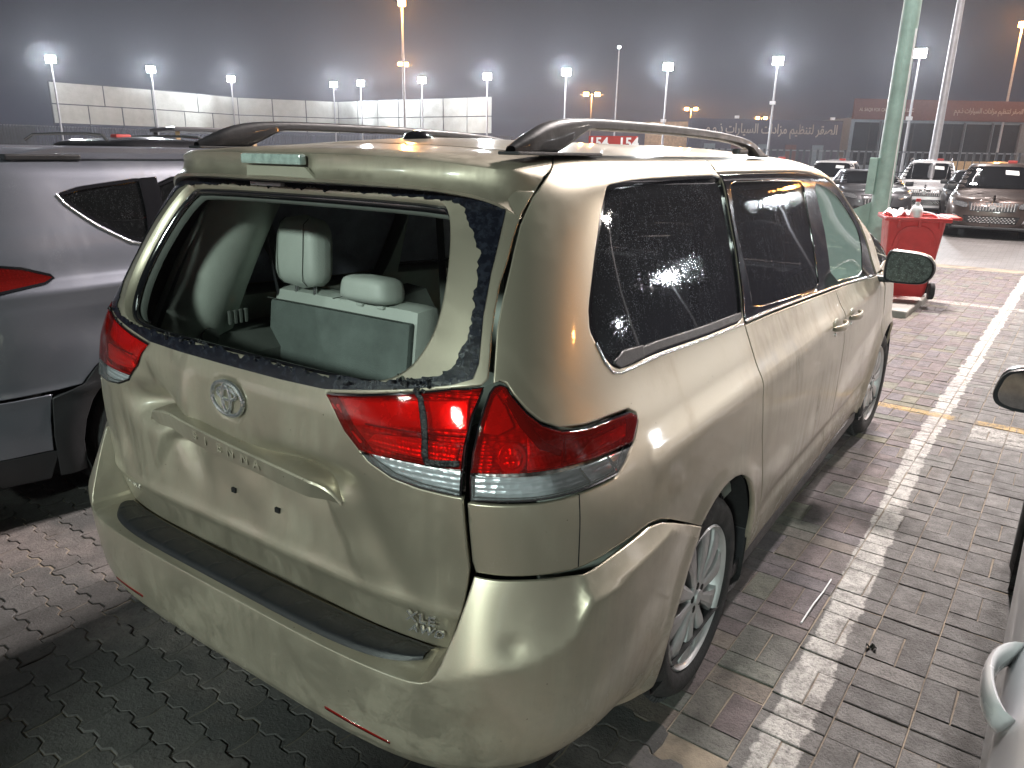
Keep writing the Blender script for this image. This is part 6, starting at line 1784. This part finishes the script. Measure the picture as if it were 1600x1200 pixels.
    for sg in (1, -1):
        for wy in (yr, yfw):
            wheel('wheel', sg * (Wd / 2 - .012), wy, .335, sg, r=.335, w=.22, rr=.23, spokes=7, parent=o, detail=False)
            b = MB(); b.lathe([(.40, -sg * .30), (.395, .0)], c=(sg * (Wd / 2 - .01), wy, .34), axis='X', n=24); b.cyl((sg * (Wd / 2 - .30), wy, .34), (sg * (Wd / 2 - .32), wy, .34), .42, n=20)
            b.build('wheel_liner', M['dark'], o)
        p = S.base(np.array([sg * S.s_of_y(yA + .18, 1.1)]), np.array([1.08]))[0]
        b = MB(); b.box((p[0] + sg * .13, p[1], p[2] + .03), (.20, .10, .13), bev=.035); mr = b.build('door_mirror', M['black'], o, smooth=True)
    b = MB(); b.box((0, L / 2, .24), (Wd - .25, L - .5, .12)); b.build('underbody', M['dark'], o)
    if rails:
        for sg in (1, -1):
            pts = [Vector((sg * (Wd / 2 - .34), y, H + dz_)) for y, dz_ in ((.75, -.02), (.85, .04), (1.2, .055), (2.0, .055), (2.7, .045), (2.95, -.02))]
            b = MB(); b.tube(pts, .017, 8); b.build('roof_rail', M['chrome'], o, smooth=True)
    if number:
        # red lot number board on the roof
        t = empty('lot_marker', (loc[0] + (-math.sin(rz)) * (L * .40) + .25, loc[1] + math.cos(rz) * (L * .40), H - .02 + loc[2] + .02), rz, number[1], 'sign', 'red lot number boards on car roofs')
        b = MB(); b.box((0, 0, .03), (.20, .16, .07), bev=.02); b.build('board', M['lotred'], t, smooth=True)
        if number[0]:
            text('lot_number', number[0], .13, (0, .115, .08), (R(90), 0, R(180)), M['whiteplastic'], t, ext=.002)
    return o

def nrm2(fn, a, v, h=2e-3):
    A = fn(a + h, v) - fn(a - h, v); B = fn(a, v + h) - fn(a, v - h); n = np.cross(A, B); n /= np.linalg.norm(n, axis=-1, keepdims=True) + 1e-12
    # face forward (+y side for the nose)
    if fn.__name__ == 'front': n = np.where((n[..., 1:2] < 0), -n, n)
    else: n = np.where((n[..., 1:2] < 0), -n, n)
    return n

M['taillens'] = plain('tail_lens', (.40, .012, .012), .12, coat=.8, var=.3, scale=20)
M['headl'] = plain('headlight_glass', (.62, .64, .68), .12, metal=.8, coat=1.0, var=.5, scale=30, bmp=.4, bscale=40)
M['paper'] = plain('paper_notice', (.80, .82, .82), .8, var=.04)
M['lotred'] = plain('red_lot_board', (.34, .035, .03), .6)
M['brown'] = paint('brown_paint', (.10, .075, .068), dirtamt=.2)
M['dkgrey'] = paint('dark_grey_paint', (.12, .12, .13), dirtamt=.2)
M['white'] = plain('white_paint', (.70, .70, .72), .25, coat=.8, var=.05)
M['darkpaint'] = paint('black_paint', (.03, .03, .035), dirtamt=.15)
M['maroon'] = paint('maroon_paint', (.16, .04, .045), dirtamt=.2)
G1 = 'auction cars parked in the row facing the camera'
G2 = 'cars parked beyond the grey SUV on the left'

def facing(x, y, rz, L):     # place a car by the middle of its nose
    return (x - (-math.sin(rz)) * L, y - math.cos(rz) * L, 0)
rz = R(183); make_car('brown SUV with a wide chrome barred grille, nearest in the facing row', G1, M['brown'], facing(.70, 19.6, rz, 4.7), rz, 'suv', 4.7, 1.89, 1.69, 'front', number=('', 'red lot board on the roof of the brown SUV'))
rz = R(197); make_car('dark grey saloon behind the red bin, its right side showing', G1, M['dkgrey'], facing(-1.95, 20.9, rz, 4.85), rz, 'sedan', 4.85, 1.86, 1.44, 'front', number=('', 'red lot board on the roof of the dark grey saloon'))
rz = R(185); make_car('white SUV with roof rails between saloon and brown SUV', G1, M['white'], facing(-1.55, 26.5, rz, 4.6), rz, 'suv', 4.6, 1.88, 1.72, 'front', rails=True, number=('', 'red lot board on the white SUV with roof rails'))
rz = R(185); make_car('white SUV partly behind the green pole', G1, M['white'], facing(-4.6, 26.0, rz, 4.6), rz, 'suv', 4.6, 1.85, 1.66, 'front', number=('', 'red lot board on the white SUV behind the green pole'))
rz = R(205); make_car('maroon SUV just past the roof end of the minivan', G1, M['maroon'], facing(-4.5, 21.5, rz, 4.5), rz, 'suv', 4.5, 1.82, 1.68, 'front', number=('', 'red lot board on the maroon SUV'))
rz = R(185); make_car('black SUV in deep shade behind the brown SUV', G1, M['darkpaint'], facing(.0, 25.2, rz, 4.6), rz, 'suv', 4.6, 1.86, 1.45, 'front', paper=False)
rz = R(185); make_car('white saloon furthest right in the facing row', G1, M['white'], facing(3.2, 20.0, rz, 4.6), rz, 'sedan', 4.6, 1.84, 1.5, 'front')
for k, (x, y, col, lab) in enumerate(((-7.6, 22.5, 'white', 'white SUV roof just showing over the minivan roof, nearest the maroon one'), (-10.4, 23.0, 'dkgrey', 'dark SUV mostly hidden behind the minivan roof'), (-13.4, 24.0, 'silver', 'silver SUV hidden behind the minivan roof rail'))):
    rz = R(188); make_car(lab, G1, M[col], facing(x, y, rz, 4.6), rz, 'suv', 4.6, 1.85, 1.70, 'front', number=('', 'red lot board on the ' + lab.split(',')[0].replace(' just showing over the minivan roof', '')))

# cars whose roofs show over the grey SUV
rz = R(88); make_car('black SUV with a silver roof rail right behind the grey SUV', G2, M['darkpaint'], (-6.6, 4.3, 0), rz, 'suv', 4.75, 1.9, 1.80, 'back', rails=True, number=('', 'red and white lot board on the black SUV roof'))
rz = R(20); make_car('dark saloon at the far left edge behind the grey SUV', G2, M['dkgrey'], (-14.0, 3.2, 0), rz, 'sedan', 4.6, 1.8, 1.5, 'back')
# open-topped jeep with a flat hard top
jp = make_car('black open off-roader with a flat roof panel left of the minivan', G2, M['darkpaint'], (-9.3, 6.6, 0), R(70), 'sedan', 4.2, 1.85, 1.40, 'back', paper=False)
jt = empty('jeep_roof', (-9.9, 7.0, 0), R(70)); 
b = MB(); b.box((0, 1.2, 1.99), (1.35, 1.9, .07), bev=.02); rt = b.build('flat_roof', M['dkgrey'], jp)
for xx in (-.6, .6):
    for yy in (.35, 2.05):
        b = MB(); b.box((xx, yy, 1.68), (.06, .06, .58)); b.build('roof_post', M['timber'] if yy < 1 else M['black'], jp)
bpy.data.objects.remove(jt)
# red and white numbered board seen under the right roof rail
t = empty('lot_marker', (-5.1, 11.9, 1.80), R(8), 'red and white board numbered 154 seen under the right roof rail', 'sign', 'red lot number boards on car roofs')
b = MB(); b.box((0, 0, .12), (.92, .10, .26)); b.build('board', M['lotred'], t)
text('lot_number', '154', .26, (-.26, -.055, .12), (R(90), 0, 0), M['whiteplastic'], t, ext=.002, bold=.006)
text('lot_number', '154', .26, (.32, -.055, .12), (R(90), 0, 0), M['whiteplastic'], t, ext=.002, bold=.006)
rz = R(10); make_car('silver SUV hidden behind the minivan under the numbered red board', G2, M['silver'], (-4.9, 9.6, .0), rz, 'suv', 4.6, 1.84, 1.80, 'back')

# unseen cars added behind the camera to keep lamplight off the ground
for k, (x, y, rz, col, lab) in enumerate(((-.2, -2.75, R(180), 'dkgrey', 'unseen dark SUV added behind the minivan to block lamplight'), (-3.1, -2.7, R(180), 'white', 'unseen white SUV added behind the grey SUV to block lamplight'), (1.95, -2.7, R(180), 'maroon', 'unseen maroon SUV added behind the camera to block lamplight'))):
    make_car(lab, 'unseen cars added behind the camera to block lamplight', M[col], (x, y, 0), rz, 'suv', 4.6, 1.90, 1.80, 'back')
# ---------------------------------------------------------------- grey SUV beside the minivan
GS = Surf(W=([.15, .3, .5, .8, .98, 1.06, 1.12, 1.25, 1.42, 1.55, 1.62, 1.66, 1.70], [.86, .90, .922, .925, .918, .905, .870, .835, .775, .725, .69, .64, .54]),
          Z=([.15, 1.6, 1.66, 1.70], [.15, 1.6, 1.652, 1.672]),
          Rr=([.15, .35, .6, .9, 1.05, 1.2, 1.4, 1.55, 1.66, 1.7], [.12, .04, .0, .02, .05, .13, .25, .33, .38, .42]),
          Nr=([.15, .8, 1.2, 1.9], [3.4, 3.6, 3.8, 4.0]),
          F=([.15, .30, .5, .7, .84, .94, 1.0, 1.06, 1.10, 1.35, 1.60, 1.70], [4.45, 4.55, 4.58, 4.55, 4.45, 4.1, 3.7, 3.45, 3.40, 2.85, 2.35, 2.2]),
          Lf=([.15, .8, 1.0, 1.1, 1.9], [.85, .80, .9, .60, .5]), Nf=([.15, .9, 1.1, 1.9], [2.8, 2.8, 3.0, 3.4]), YC=.95, tab=(.90, .93, 3.6), tabf=(.85, .8, 2.8), drop=(2.2, .03), tp=.002)
suv = empty('grey_suv', (-2.885, -.16, 0), 0, 'metallic grey SUV with black lower cladding parked left of the dented minivan', 'car')
GY = 1.10
def gfn(s, v):
    P = GS.base(s, v); n = nrm(GS.base, s, v)
    rho = np.hypot(P[..., 1] - GY, P[..., 2] - .345)
    d = .022 * gauss(rho - .46, .07) + .010 * gauss(v - 1.075, .035) - .012 * gauss(v - .90, .09) * sstep((P[..., 1] - .5) / .4) + .006 * gauss(v - .62, .02)
    return P + n * d[..., None]
sy = lambda y, v=.9: GS.s_of_y(y, v)
def garc(r, a0, a1, n=12):
    return [(GS.s_of_y(GY + r * math.cos(R(a0 + (a1 - a0) * k / n)), max(.25, .345 + r * math.sin(R(a0 + (a1 - a0) * k / n)))), .345 + r * math.sin(R(a0 + (a1 - a0) * k / n))) for k in range(n + 1)]
qg_ = [(sy(.845, 1.5), 1.505), (sy(.95, 1.53), 1.535), (sy(1.24, 1.56), 1.570), (sy(1.275, 1.56), 1.568), (sy(1.26, 1.4), 1.40), (sy(1.22, 1.2), 1.235), (sy(1.12, 1.2), 1.265), (sy(.99, 1.3), 1.35), (sy(.87, 1.45), 1.46)]
dg_ = [(sy(1.35, 1.56), 1.575), (sy(2.2, 1.56), 1.58), (sy(2.22, 1.2), 1.20), (sy(1.30, 1.2), 1.225)]
fg_ = [(sy(2.30, 1.56), 1.58), (sy(2.75, 1.5), 1.54), (sy(3.15, 1.3), 1.30), (sy(3.30, 1.1), 1.15), (sy(2.30, 1.2), 1.19)]
lampo = [(.42, 1.20), (.62, 1.225), (sy(.43, 1.2), 1.215), (sy(.60, 1.2), 1.185), (sy(.70, 1.1), 1.145), (sy(.715, 1.1), 1.125), (sy(.67, 1.1), 1.10), (sy(.48, 1.1), 1.075), (.62, 1.02), (.42, 1.00)]
for sd, f in ((1, lambda q: q), (-1, mir)):
    a48 = garc(.471, 141, 8)
    qo = [(0, .625), (a48[0][0] - .1, .632)] + a48 + [(sy(GY + .455, .4), .25), (sy(3.05, .4), .25), (sy(3.05, .8), .8), (sy(3.12, 1.0), 1.06), (sy(3.3, 1.08), 1.10), (sy(3.36, 1.1), 1.13), (sy(3.2, 1.3), 1.33), (sy(2.8, 1.5), 1.57), (sy(2.4, 1.6), 1.63), (sy(2.2, 1.65), 1.68), (sy(.60, 1.65), 1.68), (.50, 1.66), (.50, 1.15), (0, 1.15)]
    panel('body_side', f(qo), gfn, M['grey'], suv, holes=[f(chaikin(qg_, 1, .12).tolist()), f(chaikin(dg_, 1, .1).tolist()), f(chaikin(fg_, 1, .1).tolist()), f(lampo)], step=.03, fold=.015, seg=.02)
    for q in (qg_, dg_, fg_):
        w = panel('window', f(chaikin(q, 1, .12).tolist()), off(gfn, -.007), M['tint2'], suv, step=.08, fold=0, rim=0)
        panel('window_surround', f(chaikin(q, 1, .12).tolist()), off(gfn, .001), M['gloss'], w, holes=[f(shrink(chaikin(q, 1, .12), .016))], step=.06, fold=.01, rim=0)
    strip('window_chrome', f([(sy(.845, 1.5) - .006, 1.50), (sy(.865, 1.45), 1.452), (sy(.985, 1.3), 1.338), (sy(1.12, 1.2), 1.252), (sy(1.27, 1.2), 1.222), (sy(2.3, 1.2), 1.185), (sy(3.2, 1.1), 1.14)]), gfn, M['chrome'], suv, width=.012, lift=.005)
    ru = panel('tail_lamp', f(lampo), off(gfn, -.012), M['refl_red'], suv, step=.03, fold=.01)
    panel('lamp_lens', f(shrink(lampo, .004)), off(gfn, .004), M['redlens'], ru, step=.03, fold=.01)
    panel('lamp_border', f(lampo), off(gfn, .005), M['gloss'], ru, holes=[f(shrink(lampo, .010))], step=.04, fold=.006, rim=0)
    panel('black_pillar', f([(sy(1.27, 1.56), 1.572), (sy(1.36, 1.56), 1.578), (sy(1.31, 1.2), 1.222), (sy(1.22, 1.2), 1.230)]), off(gfn, .001), M['gloss'], suv, step=.06, fold=.004)
    strip('door_seam', f([(sy(1.30, 1.2), 1.2), (sy(1.42, .9), .85), (sy(1.46, .7), .60)]), gfn, M['dark'], suv, width=.005, lift=.0008)
    strip('door_seam', f([(sy(2.26, 1.5), 1.62), (sy(2.26, 1.2), 1.2), (sy(2.28, .9), .85), (sy(2.26, .3), .30)]), gfn, M['dark'], suv, width=.005, lift=.0008)
    bo_ = [(0, .352), (.9, .352), (sy(.572, .4), .355), (sy(.580, .5), .50), (sy(.60, .6), .618), (0, .620)]
    panel('rear_bumper', f(bo_), off(gfn, .006), M['grey'], suv, step=.04, fold=.012)
    panel('bumper_cladding', f([(0, .20), (sy(.55, .3), .20), (sy(.60, .35), .346), (0, .346)]), off(gfn, .0), M['black'], suv, step=.05, fold=.012)
    ai = garc(.395, 176, 6); ao = garc(.468, 141, 8)
    panel('arch_cladding', f([(sy(.59, .3), .22)] + [(sy(.582, .45), .42), (sy(.60, .6), .60)] + ao + [(ao[-1][0], .22), (ai[-1][0], .22)] + ai[::-1] + [(ai[0][0], .22)]), off(gfn, .012), M['black'], suv, step=.04, fold=.03)
    panel('sill_cladding', f([(sy(GY + .46, .3), .20), (sy(3.1, .3), .20), (sy(3.1, .3), .36), (sy(GY + .46, .3), .36)]), off(gfn, .012), M['black'], suv, step=.08, fold=.02)
    fr_ = [(sy(3.06, .4), .25), (GS.smax(.3), .25), (GS.smax(.5), .5), (GS.smax(.7), .7), (GS.smax(.84), .84), (GS.smax(.94), .94), (GS.smax(1.0), 1.0), (GS.smax(1.09), 1.09), (sy(3.32, 1.08), 1.095), (sy(3.13, 1.0), 1.05), (sy(3.06, .8), .8)]
    panel('front_end', f(fr_), gfn, M['grey'], suv, step=.08, fold=.01, seg=.05)
    wsx = [(sy(3.38, 1.1), 1.12), (GS.smax(1.10), 1.10), (GS.smax(1.35), 1.35), (GS.smax(1.64), 1.64), (sy(2.45, 1.6), 1.64), (sy(2.85, 1.5), 1.57), (sy(3.22, 1.3), 1.33)]
    panel('windscreen', f(wsx), off(gfn, -.003), M['tint2'], suv, step=.1, fold=0, rim=0)
    # roof rail: black rear foot running into a grey bar
    b = MB(); xr = sd * .615
    ys = np.linspace(.72, 2.75, 26); rows = []
    for y in ys:
        t = (y - .72) / 2.03; z = 1.672 + .052 * min(1, (y - .70) / .25, (2.78 - y) / .25) ** .6; w = .020
        rows.append([Vector((xr - w, y, z - .03)), Vector((xr - w, y, z - .006)), Vector((xr - w * .5, y, z)), Vector((xr + w * .5, y, z)), Vector((xr + w, y, z - .006)), Vector((xr + w, y, z - .03))])
    b.grid(rows); rl = b.build('roof_rail', M['grey'], suv, smooth=True)
    b = MB(); b.box((xr, .86, 1.672), (.05, .34, .030), bev=.008); b.build('rail_foot', M['black'], rl)
    wheel('wheel', sd * .895, GY + .02, .345, sd, r=.350, w=.225, rr=.225, spokes=8, parent=suv, detail=False, rimmat=M['alloydark'])  # darker alloy: the rear wheel's shadow is put into the rim colour
    wheel('wheel', sd * .905, GY + 2.66, .345, sd, r=.345, w=.225, rr=.225, spokes=8, parent=suv, detail=False)
    b = MB(); b.lathe([(.47, -sd * .3), (.40, -sd * .28), (.395, .0)], c=(sd * .92, GY, .345), axis='X', n=32); b.cyl((sd * .63, GY, .345), (sd * .61, GY, .345), .46, n=24); b.build('wheel_liner', M['dark'], suv)
# roof skin, tailgate, spoiler
ys = np.linspace(.36, 2.36, 30); us = np.linspace(-1, 1, 25); rows = []
for y in ys:
    a = np.linspace(.2, GS.S90 + 2, 300); Pq = GS.base(a, np.full_like(a, 1.68)); 
    ok = Pq[:, 0] > .3
    xe = np.interp(y, Pq[ok][:, 1], Pq[ok][:, 0]); ze = float(np.interp(y, Pq[ok][:, 1], Pq[ok][:, 2]))
    rows.append([Vector((u * xe, y, ze + .050 * (1 - u * u) * min(1, (2.5 - y) / .5))) for u in us])
b = MB(); b.grid(rows); b.build('roof', M['grey'], suv, smooth=True)
panel('tailgate', [(-.50, .63), (.50, .63), (.50, 1.12), (-.50, 1.12)], gfn, M['grey'], suv, step=.08, fold=.01)
panel('rear_window', [(-.50, 1.13), (.50, 1.13), (.50, 1.64), (-.50, 1.64)], off(gfn, -.004), M['tint2'], suv, step=.1, fold=0, rim=0)
b = MB(); rows = []
for x in np.linspace(-.56, .56, 25):
    k = .06 * (abs(x) / .56) ** 3
    rows.append([Vector((x, .44, 1.60)), Vector((x, .24 + k, 1.625 - k * .3)), Vector((x, .235 + k, 1.645 - k * .3)), Vector((x, .30 + k, 1.690 - k)), Vector((x, .50, 1.712 - k * .6))])
b.grid(rows); b.build('rear_spoiler', M['grey'], suv, smooth=True)
b = MB(); b.box((0, 2.2, .25), (1.6, 4.0, .12)); b.box((0, .35, .30), (1.5, .4, .2)); b.build('underbody', M['dark'], suv)

# ---------------------------------------------------------------- silver car on the right
sil = make_car('silver car at the right edge, showing only its door, handle and mirror', None, M['silver'], (2.602, -1.47, 0), R(-2), 'sedan', 5.0, 1.86, 1.45, 'back', paper=False, name='silver_car')
for ch in list(sil.children):
    if ch.name.startswith('door_mirror') and ch.data.vertices[0].co.x < 0: bpy.data.objects.remove(ch)
b = MB(); rows = []
for k in range(17):
    t = k / 16; y = 1.635 - .115 + .23 * t; out = .002 + .048 * math.sin(math.pi * t) ** .5
    c = Vector((-.902 - out, y, .955)); w = .019 + .015 * math.sin(math.pi * t)
    rows.append([c + Vector((.009 * math.cos(a), 0, w * math.sin(a))) for a in np.linspace(0, 2 * math.pi, 13)])
b.grid(rows); b.build('door_handle', M['white'], sil, smooth=True)
b = MB(); b.ball((-.895, 1.635, .95), .07, (.14, 1.0, .62), 20); b.build('handle_recess', M['alloydark'], sil, smooth=True)
prof = chaikin([(-.105, -.02), (-.085, .055), (-.02, .078), (.09, .070), (.11, .0), (.10, -.065), (-.04, -.068), (-.09, -.055)], 2)
cx, cy, cz = -.99, 3.14, 1.045
rows = []
for (t, sc) in ((-.002, .86), (-.012, .97), (.0, 1.0), (.04, 1.0), (.08, .86), (.11, .5), (.115, .02)):
    rows.append([Vector((cx + px * sc, cy + t, cz + pz * sc)) for px, pz in prof])
for r in rows: r.append(r[0])
b = MB(); b.grid(rows); mo = b.build('door_mirror', M['black'], sil, smooth=True)
b = MB(); b.poly([(cx + px * .86, cy - .003, cz + pz * .86) for px, pz in prof]); b.build('mirror_glass', M['mirror'], mo)
b = MB(); rows = []
for (t, sc) in ((.006, 1.02), (.045, 1.03), (.085, .90), (.118, .50)):
    rows.append([Vector((cx + px * sc, cy + t, cz + pz * sc + .002)) for px, pz in prof if pz > .02])
b.grid(rows); b.build('mirror_cap', M['white'], mo, smooth=True)
b = MB(); b.box((-.90, 3.17, 1.03), (.14, .06, .05), bev=.015); b.build('mirror_arm', M['black'], mo)

# ---------------------------------------------------------------- night haze over the yard
HAZE = .0006
b = MB(); b.box((0, 85, 6.0), (340, 330, 14.5)); 
hz_m = bpy.data.materials.new('night_haze'); hz_m.use_nodes = True
nt = hz_m.node_tree; nt.nodes.clear()
ho_ = nt.nodes.new('ShaderNodeOutputMaterial'); pv = nt.nodes.new('ShaderNodeVolumePrincipled')
pv.inputs['Density'].default_value = HAZE; pv.inputs['Color'].default_value = (.9, .92, 1, 1); pv.inputs['Anisotropy'].default_value = .72
nt.links.new(pv.outputs[0], ho_.inputs['Volume'])
if HAZE > 0:
    tag(b.build('haze', hz_m), kind='stuff')
